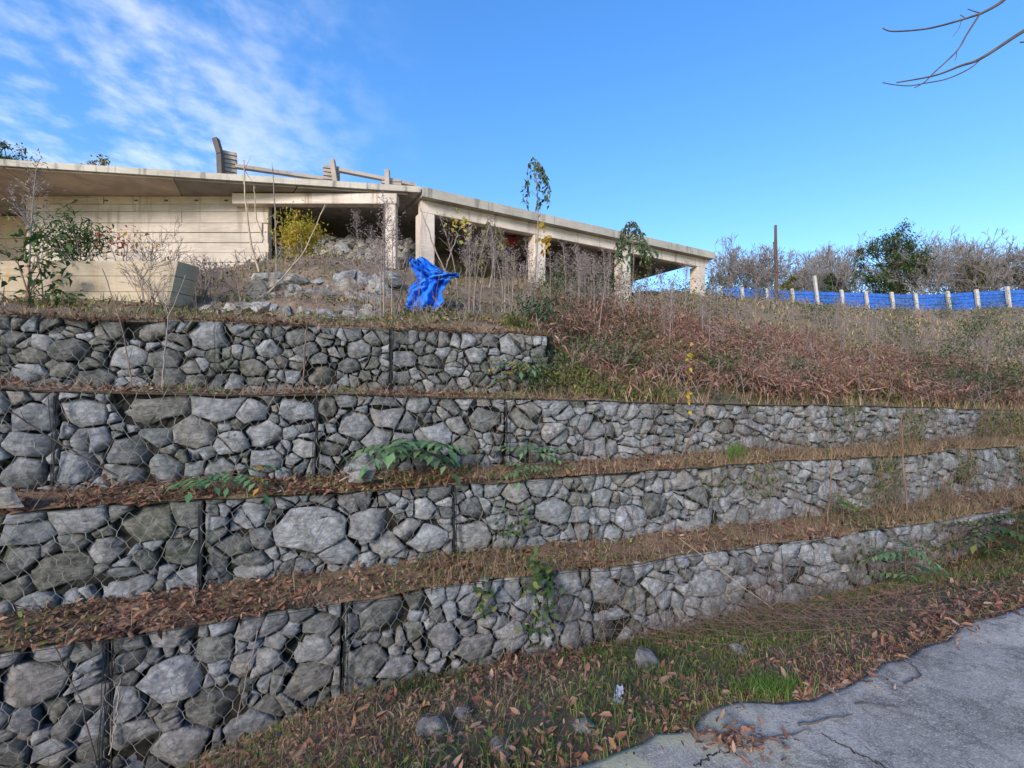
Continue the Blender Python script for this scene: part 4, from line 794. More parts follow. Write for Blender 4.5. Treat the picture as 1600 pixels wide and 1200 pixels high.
vine('hanging strand with bright yellow leaves before the third gabion tier', [wl_(1078, 540, 6.25), wl_(1076, 580, 6.25), wl_(1077, 620, 6.27), wl_(1075, 645, 6.3)], 22, 'yellow', .085, .02)
vine('yellowing vine on the bay column beside the tarpaulin', [at(705, 335, 15.9), at(712, 350, 15.6), at(730, 352, 15.2), at(728, 380, 15)], 40, 'yellowgreen', .16, .15)
vine('orange leaved vine beside the second column', [at(845, 350, 16.5), at(852, 372, 16.4), at(850, 395, 16.3)], 22, 'yellow', .2, .1)

# tall dead weeds: four shapes, copied
def dead_weed(h, plume):
    t = thing('dead_weed', 'tall dead grey weed stalk with feathery top on the slope', 'weed', (0, 0, 0), 0, 'tall dead weeds on the slope'); mb = MB(); pm = MB(); bx, by = random.gauss(0, .12), random.gauss(0, .12)
    f = lambda s_: np.array([bx * s_ * s_, by * s_ * s_, h * s_]); mb.add(*path_tube([f(s_) for s_ in np.linspace(0, 1, 8)], .014, .006, 4))
    for k in range(int(30 * plume)):
        s_ = random.uniform(.5, 1); p = f(s_); a = random.uniform(0, 2 * PI); l = h * .22 * (1.15 - s_) / .6 * random.uniform(.5, 1.2) + .04; d = np.array([math.cos(a) * .5, math.sin(a) * .5, 1]); q = [p, p + nrm(d) * l * .5, p + nrm(d) * l * .8 + nrm(d * np.array([1, 1, .2])) * l * .3]
        mb.add(*path_tube(q, .004, .002, 3)); c = np.array(q)[rng.integers(1, 3, 9)] + rng.normal(size=(9, 3)) * l * .22; pm.add(*leaves(c, rv(9) + UP * .4, rv(9), .055, .013, .2, .2))
    obj('stalk', mb.mesh('stalk'), M['twig'], t); obj('plume', pm.mesh('plume'), M['plume'], t)['kind'] = 'stuff'; return t
WV = [dead_weed(1.7, 1), dead_weed(1.4, .7), dead_weed(2.0, 1.2), dead_weed(1.55, .4)]
spots = [(600, 488, 9.3, 2.3 / 1.7), (640, 480, 9.6, 1.2), (575, 450, 11, 1), (560, 440, 12, .9), (740, 470, 10, 1.25), (733, 475, 9.6, 1.1), (690, 490, 9, .9), (820, 470, 11, 1.2), (800, 490, 10, .8), (910, 490, 12.5, 1.3), (905, 470, 14.5, 1.1), (925, 480, 14, 1.2), (1035, 500, 13, .9), (1015, 490, 14, .8), (1050, 495, 14, .85), (595, 492, 8.9, 1.1), (612, 495, 9.0, .9), (860, 480, 12, 1), (890, 520, 11, .7), (960, 500, 13.5, .8), (650, 500, 8.7, .8), (585, 490, 9.2, .8), (980, 520, 11.5, .8), (1100, 515, 13.5, .7), (1150, 510, 16, .8), (770, 480, 11, .9), (67, 490, 9.2, 1.3), (45, 495, 8.8, 1.5), (545, 470, 9.4, .7), (1180, 495, 20, 1), (1300, 540, 14.5, .7), (1240, 520, 17, .8), (1360, 540, 16, .8), (1420, 560, 14, .7), (715, 460, 11.5, 1.3), (950, 470, 16, 1.1)] + [(q_, 470, random.uniform(9.9, 14), random.uniform(.6, 1.0)) for q_ in (565, 580, 592, 605, 735, 742, 750, 728)] + [(random.uniform(760, 1130), 470, random.uniform(9.5, 19.5), random.uniform(.55, 1.15)) for _ in range(62)] + [(random.uniform(1130, 1600), 470, random.uniform(11, 26), random.uniform(.45, .9)) for _ in range(34)] + [(random.uniform(300, 560), 470, random.uniform(8.3, 10.5), random.uniform(.2, .4)) for _ in range(14)]
spots = [q_ for q_ in spots if not (625 < q_[0] < 722 and q_[2] < 10.4)]
for k, (px, py, d, s_) in enumerate(spots):
    o = WV[k % 4] if k < 4 else copy_tree(WV[k % 4]); b = P(px, py, d); b[2] = max(gz(b[0], b[1]), float(ztop(2, 0)) if d < 7.5 else -9) - .05; o.location = tuple(b); o.scale = (s_, s_, s_); o.rotation_euler = (0, 0, random.uniform(0, 6))
# long bare saplings (single thin stems)
def stem(lab, pts, r0=.014, r1=.006, m='twig', group='thin bare stems'):
    pts = np.array(pts); n = 14; k = np.linspace(0, len(pts) - 1, n); i = np.minimum(k.astype(int), len(pts) - 2); q = pts[i] + (pts[i + 1] - pts[i]) * (k - i)[:, None]; q[1:-1] += rng.normal(size=(n - 2, 3)) * .006
    t = thing('bare_sapling', lab, 'sapling', tuple(pts[0])); mb = MB(); mb.add(*path_tube(q - pts[0], r0, r1, 5))
    tw = MB()
    for _ in range(4):
        j = random.randint(3, n - 2); d = nrm(rng.normal(size=3) + (q[-1] - q[0]) / np.linalg.norm(q[-1] - q[0])); l = .12 * np.linalg.norm(q[-1] - q[0]); tw.add(*path_tube([q[j] - pts[0], q[j] - pts[0] + d * l * .5, q[j] - pts[0] + d * l + UP * .03], r1 * .8, r1 * .4, 3))
    obj('stalk', mb.mesh('stalk'), M[m], t); obj('side_twigs', tw.mesh('side_twigs'), M[m], t)['kind'] = 'stuff'
stem('thin pale curved stem rising in front of the boarded wall end', [at(405, 425, 11), at(392, 380, 11), at(383, 310, 11), at(381, 250, 11)], .03, .012, 'straw')
stem('thin pale forked stem beside the curved stem by the boarded wall', [at(412, 375, 11.5), at(400, 340, 11.5), at(397, 290, 11.5)], .022, .01, 'straw')
stem('straight thin stem in front of the dark open bay', [at(432, 425, 11.2), at(430, 340, 11.2), at(426, 262, 11.2)], .02, .01)
stem('thin stem crossing the corner column above the tarpaulin', [at(705, 445, 10), at(680, 390, 10), at(657, 325, 10)], .02, .009)
stem('thin stem leaning right above the tarpaulin', [at(690, 440, 10.2), at(703, 400, 10.2), at(716, 365, 10.2)], .018, .009)
stem('upright thin trunk of bare sapling left of the tarpaulin', [at(615, 500, 8.5), at(626, 460, 8.6), at(636, 415, 8.7), at(640, 380, 8.7)], .018, .009, 'bark')
for a_, b_, c_, lab in ((650, 508, 4, 'thin red-brown stem standing before the left edge of the tarpaulin'), (662, 510, -6, 'thin red-brown stem crossing the middle of the tarpaulin'), (676, 508, 5, 'thin red-brown stem standing before the right edge of the tarpaulin')):
    stem(lab, [at(a_, b_, 9.0), at(a_ + c_, b_ - 40, 9.0), at(a_ + 2.2 * c_, b_ - 85, 9.1)], .009, .004, 'redtwig')
stem('pale thin stem leaning across the low dry stone wall', [at(418, 460, 10.8), at(440, 435, 11), at(475, 395, 11.6), at(508, 320, 12)], .024, .01, 'straw')
stem('dark thin branch leaning across the third gabion tier by the lacing seam', [wl_(185, 745, 6.3), wl_(90, 690, 6.2), wl_(0, 632, 6.1)], .012, .006, 'bark')
stem('brown bent sapling leaning across the third tier on the right', [wl_(1065, 712, 6.2), wl_(1090, 660, 6.2), wl_(1105, 620, 6.25), wl_(1115, 590, 6.3)], .012, .006, 'redtwig')
stem('tall brown stem before the right part of the second tier', [wl_(1418, 802, 5.6), wl_(1412, 740, 5.6), wl_(1409, 680, 5.65), wl_(1408, 640, 5.7)], .018, .008, 'redtwig')
stem('brown stem before the second tier beside the taller stem', [wl_(1292, 820, 5.6), wl_(1297, 760, 5.6), wl_(1300, 700, 5.65)], .016, .007, 'redtwig')
stem('bare upright stem on the first ledge before the topmost gabions', [wl_(252, 610, 7.3), wl_(258, 550, 7.3), wl_(262, 500, 7.35), wl_(290, 430, 7.4)], .011, .005, 'twig')
stem('thin forked stem rising from the ledge before the topmost gabions', [wl_(205, 608, 7.2), wl_(200, 560, 7.3), wl_(188, 500, 7.35), wl_(160, 420, 7.4)], .009, .005, 'redtwig')
stem('thin stem in front of the dark topmost gabions', [wl_(474, 612, 7.3), wl_(476, 550, 7.3), wl_(480, 500, 7.35)], .014, .006, 'redtwig')
stem('long pale fallen stem lying across the lowest gabions toward the road', [wl_(1060, 840, 4.9), wl_(1150, 910, 4.6), wl_(1240, 975, 4.0), wl_(1290, 1010, 3.6)], .004, .003, 'straw')
stem('long straw stem lying low over the verge by the road edge', [wl_(1150, 996, 4.3), wl_(1250, 1010, 3.9), wl_(1380, 1022, 2.8)], .008, .005, 'straw')
stem('grey branch leaning at the foot of the lowest gabions', [wl_(150, 1195, 4.9), wl_(130, 1100, 5.0), wl_(85, 1010, 5.1)], .007, .004, 'bark')
stem('straight dry stalk before the lowest gabions left of the lacing seam', [wl_(170, 1180, 4.9), wl_(183, 1110, 5.05), wl_(188, 1060, 5.1)], .005, .004, 'straw')
stem('thin dry stalk leaning on the lowest gabions below the square stone', [wl_(370, 1130, 4.9), wl_(385, 1060, 5.05), wl_(402, 985, 5.1)], .005, .004, 'twig')
stem('curved pale dead branch lying on the second ledge', [wl_(530, 752, 5.95), wl_(565, 735, 6.05), wl_(598, 748, 5.93)], .01, .005, 'straw')

# ------------------------------------------------------------------ scatter: litter, grasses, ferns (stuff)
def stuff(name, lab, cat, me, m): return tag(obj(name, me, m), lab, cat, None, 'stuff')
def flatleaves(p, ln, lift=.45):
    n = len(p); ln = ln * rng.choice([.45, .6, .8, 1.0, 1.15], n); d = rng.normal(size=(n, 3)); d[:, 2] *= lift; upv = rng.normal(size=(n, 3)) * .35 + UP; return leaves8(p, d, upv, ln, ln * rng.uniform(.3, .55, n), rng.uniform(-.35, .5, (n, 1)), rng.uniform(-.3, .4, (n, 1)))
def verge_pts(n, keep=None):
    u = rng.uniform(-5.5, 14, n * 2); v = rng.uniform(2.0, 5.2, n * 2); ok = v > vedge(u) - .02
    if keep is not None: ok &= keep(u, v)
    u, v = u[ok][:n], v[ok][:n]; x, y = uv2xy(u, v); return u, v, np.stack([x, y, zverge(u, v)], 1)
patch = lambda u, v, f=1.1, s_=0: n1(u * f + s_, v * f + 7)
u, v, p = verge_pts(15000, lambda u, v: rng.uniform(0, 1, len(u)) < .5 + .5 * (patch(u, v, .9, 3) > -.1) - .45 * ss(5, 8, u)); p[:, 2] += rng.uniform(.01, .07, len(p))
stuff('leaf_litter', 'fallen brown leaves scattered over the grassy verge', 'leaves', mesh('leaf_litter', *flatleaves(p, rng.choice([.03, .04, .05, .06, .075, .1], len(p)))), M['litter'])
NE = 7000; u = rng.uniform(-1, 12, NE); vv = vedge(u) + rng.normal(.1, .13, NE); x, y = uv2xy(u, vv); p = np.stack([x, y, np.maximum(zverge(u, vv), np.where(vv < vedge(u), 0, -.05)) + rng.uniform(.005, .04, NE)], 1); p = p[rng.uniform(0, 1, NE) < (.35 + .65 * (n2(u * 1.4, 5) > -.1)) * np.where(vv < vedge(u), .3, 1)]
stuff('edge_litter', 'brown leaves gathered along the road edge', 'leaves', mesh('edge_litter', *flatleaves(p, rng.choice([.02, .03, .04, .05, .08], len(p)))), M['litter'])
u, v, p = verge_pts(34000, lambda u, v: rng.uniform(0, 1, len(u)) < .12 + .85 * ss(-.1, .3, patch(u, v) + .35 * n2(u * 3, v * 3)) + .3 * ss(7, 10, u))
stuff('green_grass', 'short green grass on the verge below the gabions', 'grass', mesh('green_grass', *blades(p, rng.uniform(.04, .14, len(p)), rng.uniform(.004, .009, len(p)), .7)), M['grass'])
u, v, p = verge_pts(5200, lambda u, v: patch(u, v, 1.4, 2) > -.1); p[:, 2] += rng.uniform(.02, .09, len(p))
stuff('ground_weeds', 'small green clover-like weeds on the verge', 'weeds', mesh('ground_weeds', *flatleaves(p, rng.uniform(.025, .06, len(p)), .5)), M['grass'])
u, v, p = verge_pts(22000, lambda u, v: rng.uniform(0, 1, len(u)) < .15 + .85 * ss(-.2, .4, patch(u, v, .8, 20)) )
stuff('dry_grass', 'dry straw grass on the verge below the gabions', 'grass', mesh('dry_grass', *blades(p, rng.uniform(.04, .17, len(p)), rng.uniform(.002, .005, len(p)), 1.6, 1.6)), M['hay'])
u, Y = pix_u(1200, 2.62); uu = u + rng.normal(0, .13, 900); vv = 2.62 + rng.normal(0, .07, 900); x, y = uv2xy(uu, vv)
tag(obj('grass_tuft', mesh('grass_tuft', *blades(np.stack([x, y, zverge(uu, vv)], 1), rng.uniform(.07, .15, 900), .007, .7)), M['brightgrass']), 'bright green grass tuft at the road edge', 'grass')
u, Y = pix_u(1150, VT[1] + .2); x, y = uv2xy(u + rng.normal(0, .09, 260), VT[1] + .2 + rng.normal(0, .04, 260)); 
tag(obj('grass_tuft', mesh('grass_tuft', *blades(np.stack([x, y, np.full(260, .93)], 1), rng.uniform(.15, .42, 260), .006, .6)), M['brightgrass']), 'tall green grass tuft before the third gabion tier', 'grass')
# ledges
for i in range(3):
    wv = VT[i + 1] - VT[i]; n = (15000, 13000, 10000)[i]; u = rng.uniform(-5.5, 16, n); u = u[(i < 2) | (u < U4END + .5)]; u = u[rng.uniform(0, 1, len(u)) < (.42 + .58 * ss(5.5, 0, u)) * (.35 + .65 * ss(-.4, .3, n2(u * 1.7, i * 4.)))]; n = len(u); v = VT[i] + wv * rng.uniform(-.04, 1, n) ** 1.25 ; x, y = uv2xy(u, v)
    p = np.stack([x, y, ztop(i, u) + .03 + .1 * ss(VT[i] + .2, VT[i + 1], v) * (i < 2) + rng.uniform(0, .05, n)], 1)
    stuff('leaf_litter', 'fallen brown leaves on the %s gabion ledge' % ('lowest', 'second', 'third')[i], 'leaves', mesh('leaf_litter', *flatleaves(p, rng.uniform(.035, .11, n))), M['litter'])
    n = (15000, 16000, 10000)[i]; u = rng.uniform(-5.5, 16, n); u = u[(i < 2) | (u < U4END + .4)]; u = u[rng.uniform(0, 1, len(u)) < .05 + (.12 + .85 * ss(-.3, .4, n2(u * 1.6 + i * 5, 3) + .5 * n1(u * 5, 2))) * ss(-1.5, 3, u + 4 * (i == 2))]; n = len(u); v = VT[i] + wv * np.maximum(0, rng.uniform(-.35, .95, n)); x, y = uv2xy(u, v); p = np.stack([x, y, ztop(i, u) + .02 + .1 * ss(VT[i] + .2, VT[i + 1], v) * (i < 2)], 1)
    stuff('dry_grass', 'dry straw grass on the %s gabion ledge' % ('lowest', 'second', 'third')[i], 'grass', mesh('dry_grass', *blades(p, rng.uniform(.06, .34, n), .0045, 1.3, 1.8)), M['hay'])
    n = 6000; u = rng.uniform(-5.5, 16, n); u = u[(i < 2) | (u < U4END + .4)]; u = u[n1(u * 1.1 + i * 9, 8) > .1]; n = len(u); v = VT[i] + wv * rng.uniform(.0, .95, n); x, y = uv2xy(u, v); p = np.stack([x, y, ztop(i, u) + .03 + .1 * ss(VT[i] + .2, VT[i + 1], v) * (i < 2) + rng.uniform(0, .06, n)], 1)
    stuff('ledge_weeds', 'small green weeds on the %s gabion ledge' % ('lowest', 'second', 'third')[i], 'weeds', mesh('ledge_weeds', *flatleaves(p, rng.uniform(.03, .075, n), .6)), M['grass'])
n = 6000; u = rng.uniform(-8, U4END, n); v = VT[3] + np.abs(rng.normal(0, .12, n)); x, y = uv2xy(u, v); p = np.stack([x, y, ztop(3, u) + .015], 1); k = rng.uniform(0, 1, n) < .3 + .7 * (n2(u * 1.3, 6) > -.1); p = p[k]
stuff('dry_grass', 'dry straw grass along the top edge of the topmost gabions', 'grass', mesh('dry_grass', *blades(p, rng.uniform(.05, .2, len(p)), .005, 1.5, 2.0)), M['hay'])
stuff('leaf_litter', 'fallen brown leaves along the top edge of the topmost gabions', 'leaves', mesh('leaf_litter', *flatleaves(p[:1800] + UP * .02, rng.uniform(.05, .12, 1800))), M['litter'])
# dead stalks standing before the walls, mostly on the right
mb = MB()
for i, n in ((-1, 150), (0, 150), (1, 110)):
    u = rng.uniform(1.5, 14, n); u = u[rng.uniform(0, 1, n) < .25 + .75 * ss(3, 8, u)]
    for a in u:
        v = (VT[0] - rng.uniform(.02, .5)) if i < 0 else VT[i] + rng.uniform(.05, .5); x, y = uv2xy(a, v); z = float(zverge(a, v)) if i < 0 else float(ztop(i, a)); h = rng.uniform(.3, 1.0); q = np.array([[x, y, z], [x + rng.normal(0, .05), y + rng.normal(0, .05), z + h * .5], [x + rng.normal(0, .15), y + rng.normal(0, .1), z + h]]); mb.add(*path_tube(q, .005, .002, 3))
        for _ in range(3): k = rng.uniform(.3, .9); s0 = q[0] + (q[2] - q[0]) * k; mb.add(*path_tube([s0, s0 + np.array([rng.normal(0, .1), rng.normal(0, .06), rng.uniform(.02, .18)])], .003, .0015, 3))
stuff('dead_stalks', 'red-brown dead weed stalks before the gabion walls', 'weeds', mb.mesh('dead_stalks'), M['redtwig'])
for i in range(3):
    n = 9000; u = 5 + 10.5 * rng.uniform(0, 1, n) ** .7; z = rng.uniform(ZBASE[i] + .1, ztop(i, u)); k = n1(u * 1.3 + 5 * i, z * 1.5) + .4 * n2(u * 4, z * 4) > .62 - .55 * ss(6, 14, u); u, z = u[k], z[k]; n = len(u); x, y = uv2xy(u, VT[i] - rng.uniform(.03, .12, n)); p = np.stack([x, y, z], 1)
    d_ = rng.normal(size=(n, 3)) * .7 - UP * .6 + np.array([ST, -CT, 0]) * .4; lab = ('lowest', 'second', 'third')[i]
    stuff('wall_weeds', 'small green creeping leaves over the %s gabion tier' % lab, 'weeds', mesh('wall_weeds', *leaves(p[::2], d_[::2], np.array([ST, -CT, .4]) + rv(len(p[::2])) * .4, rng.uniform(.03, .08, len(p[::2])), rng.uniform(.02, .045, len(p[::2])), .1, .1)), M['green'])
    q = p[1::2]; stuff('wall_straw', 'dry hanging stems over the %s gabion tier' % lab, 'weeds', mesh('wall_straw', *tubes(q, q + np.stack([rng.normal(0, .08, len(q)), rng.normal(0, .03, len(q)), rng.normal(.0, .16, len(q))], 1), .0025, .0015, 3)), M['hay'])
# tangle of dry stems on the verge at the right
n = 420; u, Y = pix_u(1230, 3.9); x0, y0 = uv2xy(u, 3.9); c = np.array([x0, y0, 0]) + rng.normal(size=(n, 3)) * np.array([.75, .45, .0]); uu = CT * c[:, 0] + ST * c[:, 1]; vv = -ST * c[:, 0] + CT * c[:, 1]; c[:, 2] = zverge(uu, vv) + rng.uniform(.0, .25, n); d = rng.normal(size=(n, 3)) * np.array([1, .8, .3])
stuff('dry_stem_tangle', 'tangle of fallen dry stems on the verge', 'weeds', mesh('dry_stem_tangle', *tubes(c - d * .18, c + d * .18, .0028, .002, 3)), M['redtwig'])

# hillside cover
def hill_pts(n, amin, amax, dmin, dmax, keep=None):
    a = rng.uniform(amin, amax, n); d = dmin * (dmax / dmin) ** rng.uniform(0, 1, n); x = a * d; y = d; u = CT * x + ST * y; v = -ST * x + CT * y
    ok = np.where(u < U4END + .2, v > VT[3] + .12, v > VT[2] + .1); ok &= ~((x < -6.9) & (y > 9.2) & (y < 10) & (x > -13.6))
    rel = np.stack([x - A[0], y - A[1]], 1); ok &= ~((rel @ DN > 1.2) & (rel @ DN < 7) & (rel @ DR > -1) & (rel @ DR < 15.6)); ok &= ~((x < -3) & (y > 17) & (y < 24))
    if keep is not None: ok &= keep(x, y, u, v)
    x, y, u, v = x[ok], y[ok], u[ok], v[ok]; return np.stack([x, y, np.maximum(zground(u, v), -9)], 1), d[ok]
p, d = hill_pts(52000, -1.2, 1.35, 7.5, 48, lambda x, y, u, v: rng.uniform(0, 1, len(x)) < (.3 + .7 * ss(-.3, .3, n1(x * .8, y * .8))) * np.where(x < -.5, .5, 1))
stuff('hill_grass', 'tawny dry grass covering the hillside', 'grass', mesh('hill_grass', *blades(p, rng.uniform(.08, .34, len(p)) * np.where(p[:, 0] < 0, .34, 1) * (.8 + .012 * d) * np.where(d > 30, .5, 1), .005 + .0011 * d, 1.0)), M['hay'])
p, d = hill_pts(26000, -1.2, 1.35, 7.5, 48, lambda x, y, u, v: (n2(x * .6, y * .6) > .02))
n_ = len(p)
stuff('hill_grass', 'olive green grass patches on the hillside', 'grass', mesh('hill_grass', *blades(p, rng.uniform(.08, .3, len(p)) * (.7 + .02 * d), .006 + .001 * d, .9)), M['olive'])
p, d = hill_pts(15000, -.75, 1.35, 7.5, 40, lambda x, y, u, v: n3(x * .7 + 5, y * .7) > np.where(x < 0, .35, -.05)); p[:, 2] += rng.uniform(.05, .3, len(p)); dd = rv(len(p))
stuff('undergrowth', 'low green undergrowth among the dead ferns', 'plants', mesh('undergrowth', *leaves(p, dd * np.array([1, 1, .4]), UP + rv(len(p)) * .4, .06 + .004 * d, .035 + .002 * d, .15, .3)), M['green'])
# weeds spilling over the end of the topmost gabions
n = 5200; u = rng.uniform(2.7, 5.4, n); v = np.where(u < U4END + .1, rng.uniform(7.7, 8.2, n), rng.uniform(6.62, 8.6, n)); x, y = uv2xy(u, v); p = np.stack([x, y, zground(u, v) + rng.uniform(0, .25, n)], 1)
stuff('spilling_weeds', 'green weeds spilling round the end of the topmost gabions', 'weeds', mesh('spilling_weeds', *leaves(p, rv(n) - UP * .3, UP + rv(n) * .5, rng.uniform(.05, .12, n), rng.uniform(.02, .05, n), .15, .3)), M['grass'])
stuff('spilling_grass', 'dry grass spilling round the end of the topmost gabions', 'grass', mesh('spilling_grass', *blades(p[:3500] - UP * .1, rng.uniform(.1, .35, 3500), .006, 1.2, 1.4)), M['hay'])
# dry brush: thin twigs everywhere on the slope
p, d = hill_pts(4600, -.75, 1.35, 7.7, 40, lambda x, y, u, v: rng.uniform(0, 1, len(x)) < (.12 + .7 * (n2(x * .5 + 9, y * .5) > .0)) * np.where(x < 0, .3, .8)); n = len(p); h = rng.uniform(.15, .7, n) * np.where(p[:, 0] < 0, .75, 1); t1 = p + np.stack([rng.normal(0, .12, n), rng.normal(0, .12, n), h], 1); mb = MB(); mb.add(*tubes(p, t1, .004 + .0006 * d, .002 + .0004 * d, 3))
for _ in range(3): k = rng.uniform(.35, .95, (n, 1)); s0 = p + (t1 - p) * k; mb.add(*tubes(s0, s0 + np.stack([rng.normal(0, .14, n), rng.normal(0, .14, n), rng.uniform(.03, .25, n)], 1), .002 + .0004 * d, .0015 + .0003 * d, 3))
stuff('dry_brush', 'thin grey dry brush covering the slope', 'brush', mb.mesh('dry_brush'), M['twig'])
pl_, d = hill_pts(5200, -1.1, .3, 7.6, 16); pl_[:, 2] += rng.uniform(0, .06, len(pl_))
stuff('hill_litter', 'fallen brown leaves over the slope before the building', 'leaves', mesh('hill_litter', *flatleaves(pl_, rng.uniform(.06, .15, len(pl_)))), M['litter'])
pg_, d = hill_pts(9000, -.75, .45, 7.6, 14, lambda x, y, u, v: n2(x * .9 + 4, y * .9) > .1)
stuff('hill_weeds', 'green weeds on the slope before the building', 'weeds', mesh('hill_weeds', *leaves(pg_ + UP * rng.uniform(0, .15, (len(pg_), 1)), rv(len(pg_)) * np.array([1, 1, .5]), UP + rv(len(pg_)) * .4, .07, .03, .15, .3)), M['grass'])
# dead bracken
def in_bracken(x, y, u, v):
    e = ((x - 8.2) * .92 + (y - 13.0) * .39) ** 2 / 62 + (-(x - 8.2) * .39 + (y - 13.0) * .92) ** 2 / 12.0
    return (e + .5 * n1(x * .9, y * .9) < 1.0 + (rng.uniform(0, 1, len(x)) < .12) * .7) & (rng.uniform(0, 1, len(x)) < .2 + .75 * ss(-.45, .15, n2(x * 1.1 + 3, y * 1.1) + .5 * n3(x * 2.6, y * 2.6)))
p, d = hill_pts(15000, .05, 1.3, 7.6, 26, in_bracken); print('bracken', len(p)); mb = MB(); n = len(p)
az = rng.uniform(0, 2 * PI, n); dr = np.stack([np.cos(az), np.sin(az), np.zeros(n)], 1); L = rng.uniform(.55, 1.2, n)[:, None]; ks = np.linspace(0, 1, 9)
fx = lambda k: p + dr * L * (.25 * k + .55 * k * k) + UP * L * (1.15 * k - .62 * k * k)
for a, b in zip(ks[:-1], ks[1:]):
    q = fx(a); r = fx(b)
    if a < .2: mb.add(*tubes(q, r, .005, .004, 3)); continue
    dd = nrm(r - q); sd_ = nrm(np.cross(dd, UP)); w_ = (L[:, 0] * .31 * (1.12 - b)) * rng.uniform(.6, 1.25, n)
    for e in (0, .33, .66):
        for s_ in (-1, 1): mb.add(*leaves(q + (r - q) * e, sd_ * s_ + dd * .5 + rng.normal(size=(n, 3)) * .55 - UP * rng.uniform(-.3, .7, (n, 1)), UP + rng.normal(size=(n, 3)) * .5, w_, w_ * .12, .3, .45))
stuff('dead_bracken', 'rust-brown dead bracken ferns massed on the slope', 'ferns', mb.mesh('dead_bracken'), M['bracken'])

# ------------------------------------------------------------------ loose stones, rubbish, twigs on the verge and road
def vpt(px, py, v):
    u, Y = pix_u(px, v); x, y = uv2xy(u, v); return np.array([x, y, float(zverge(u, v))])
def find_v(px, py):
    best = None
    for v in np.arange(2.0, 5.2, .03):
        u, Y = pix_u(px, v); z = float(zverge(u, v)) if v > vedge(u) else 0; yy = HOR + (EYE - z) / Y * F
        if best is None or abs(yy - py) < best[0]: best = (abs(yy - py), v, z, u)
    x, y = uv2xy(best[3], best[1]); return np.array([x, y, best[2]])
for px, py, sz, lab, tan in ((1012, 1042, 1.15, 'large tan block stone half buried in the verge', 1), (912, 1140, .62, 'pale rounded stone near the road edge', 2), (680, 1148, 1.0, 'dark round mossy stone on the verge', 0), (1155, 1022, .55, 'small tan stone in the grass below the gabions', 1), (1212, 1020, .5, 'small pale stone beside the small tan stone on the verge', 2), (785, 1175, .75, 'brownish stone among dead leaves near the road', 1), (725, 1120, .7, 'brown stone lying in dead leaves below the gabions', 1), (1192, 1076, .5, 'small tan stone behind the bright grass tuft', 1), (570, 750, .0, '', 1), (858, 1000, .5, 'grey stone at the foot of the lowest gabions below the ivy', 0)):
    if sz == 0: continue
    b = find_v(px, py); me = random.choice(LOOSE).copy(); me.materials.clear(); me.materials.append(M['stone_tan']); o = obj('loose_stone', me, None, None, tuple(b + UP * .03 * sz)); o.scale = (sz * .72, sz * .66, sz * .55); o.rotation_euler = (random.gauss(0, .2), random.gauss(0, .2), random.uniform(0, 6)); tag(o, lab, 'stone')
b = wl_(567, 748, 5.98); o = obj('loose_stone', ROCKS[1].copy(), None, None, tuple(b + UP * .03)); o.scale = (.75, .6, .7); tag(o, 'mossy tan stone lying on the second ledge', 'stone')
b = wl_(20, 778, 6.0); o = obj('loose_stone', ROCKS[5].copy(), None, None, tuple(b + UP * .02)); o.scale = (1.0, .7, .75); tag(o, 'large flat tan stone lying on the second ledge by the lacing seam', 'stone')
b = find_v(967, 1100); gx, gz_ = np.meshgrid(np.linspace(-.5, .5, 7), np.linspace(0, 1, 9), indexing='ij'); V = np.stack([gx * .07 * (1 - .5 * gz_) + .02 * n1(gx * 5, gz_ * 5), .03 * n2(gx * 6, gz_ * 6), gz_ * .13], -1).reshape(-1, 3); a, c_ = np.meshgrid(np.arange(6), np.arange(8), indexing='ij'); a = (a * 9 + c_).ravel()
o = obj('plastic_scrap', mesh('plastic_scrap', V, np.stack([a, a + 9, a + 10, a + 1], 1)), M['litterbag'], None, tuple(b)); tag(o, 'crumpled pale blue plastic scrap in the grass near the road', 'litter'); o.modifiers.new('thick', 'SOLIDIFY').thickness = .004
def road_twig(lab, pts, r):
    q = []
    for px, py in pts: s_ = (py - HOR) / (EYE - .015); q.append(((px - 800) / s_, F / s_, .02))
    q = np.array(q); n = 10; k = np.linspace(0, len(q) - 1, n); i = np.minimum(k.astype(int), len(q) - 2); w_ = q[i] + (q[i + 1] - q[i]) * (k - i)[:, None] + rng.normal(size=(n, 3)) * np.array([.008, .008, .003]); tag(obj('fallen_twig', mesh('fallen_twig', *path_tube(w_, r, r * .5, 5))), lab, 'twig').data.materials.append(M['bark'])
road_twig('dark curved twig lying on the road', [(1245, 1135), (1290, 1122), (1335, 1119)], .008)
road_twig('long thin twig lying from the leaf pile across the road', [(1165, 1162), (1215, 1152), (1270, 1140)], .006)
road_twig('short dark twig on the road near the straw stem', [(1412, 1068), (1437, 1058), (1425, 1035)], .007)
road_twig('thin twig lying flat on the road beyond the curved twig', [(1335, 1098), (1375, 1103), (1408, 1108)], .006)
road_twig('dark twig on the far road edge among leaves', [(1480, 975), (1520, 972), (1570, 965)], .008)
u, v_ = pix_u(1150, 2.25)[0], 2.25
n = 170; s_ = (1160 - HOR) / EYE; c = np.array([(1140 - 800) / s_, F / s_, .03]); p = c + rng.normal(size=(n, 3)) * np.array([.14, .06, .02]); p[:, 2] = np.abs(p[:, 2]) * .8 + .01
stuff('leaf_pile', 'pile of curled brown leaves on the road edge', 'leaves', mesh('leaf_pile', *flatleaves(p, rng.uniform(.03, .085, n), .6)), M['litter'])
n = 1100; u = rng.uniform(-1, 8, n); vv = vedge(u) - np.abs(rng.normal(0, .35, n)); x, y = uv2xy(u, vv); s_ = rng.uniform(.002, .006, n)[:, None]; c = np.stack([x, y, np.full(n, .012)], 1); e = rv(n); f = nrm(np.cross(e, rv(n))); g = np.cross(e, f)
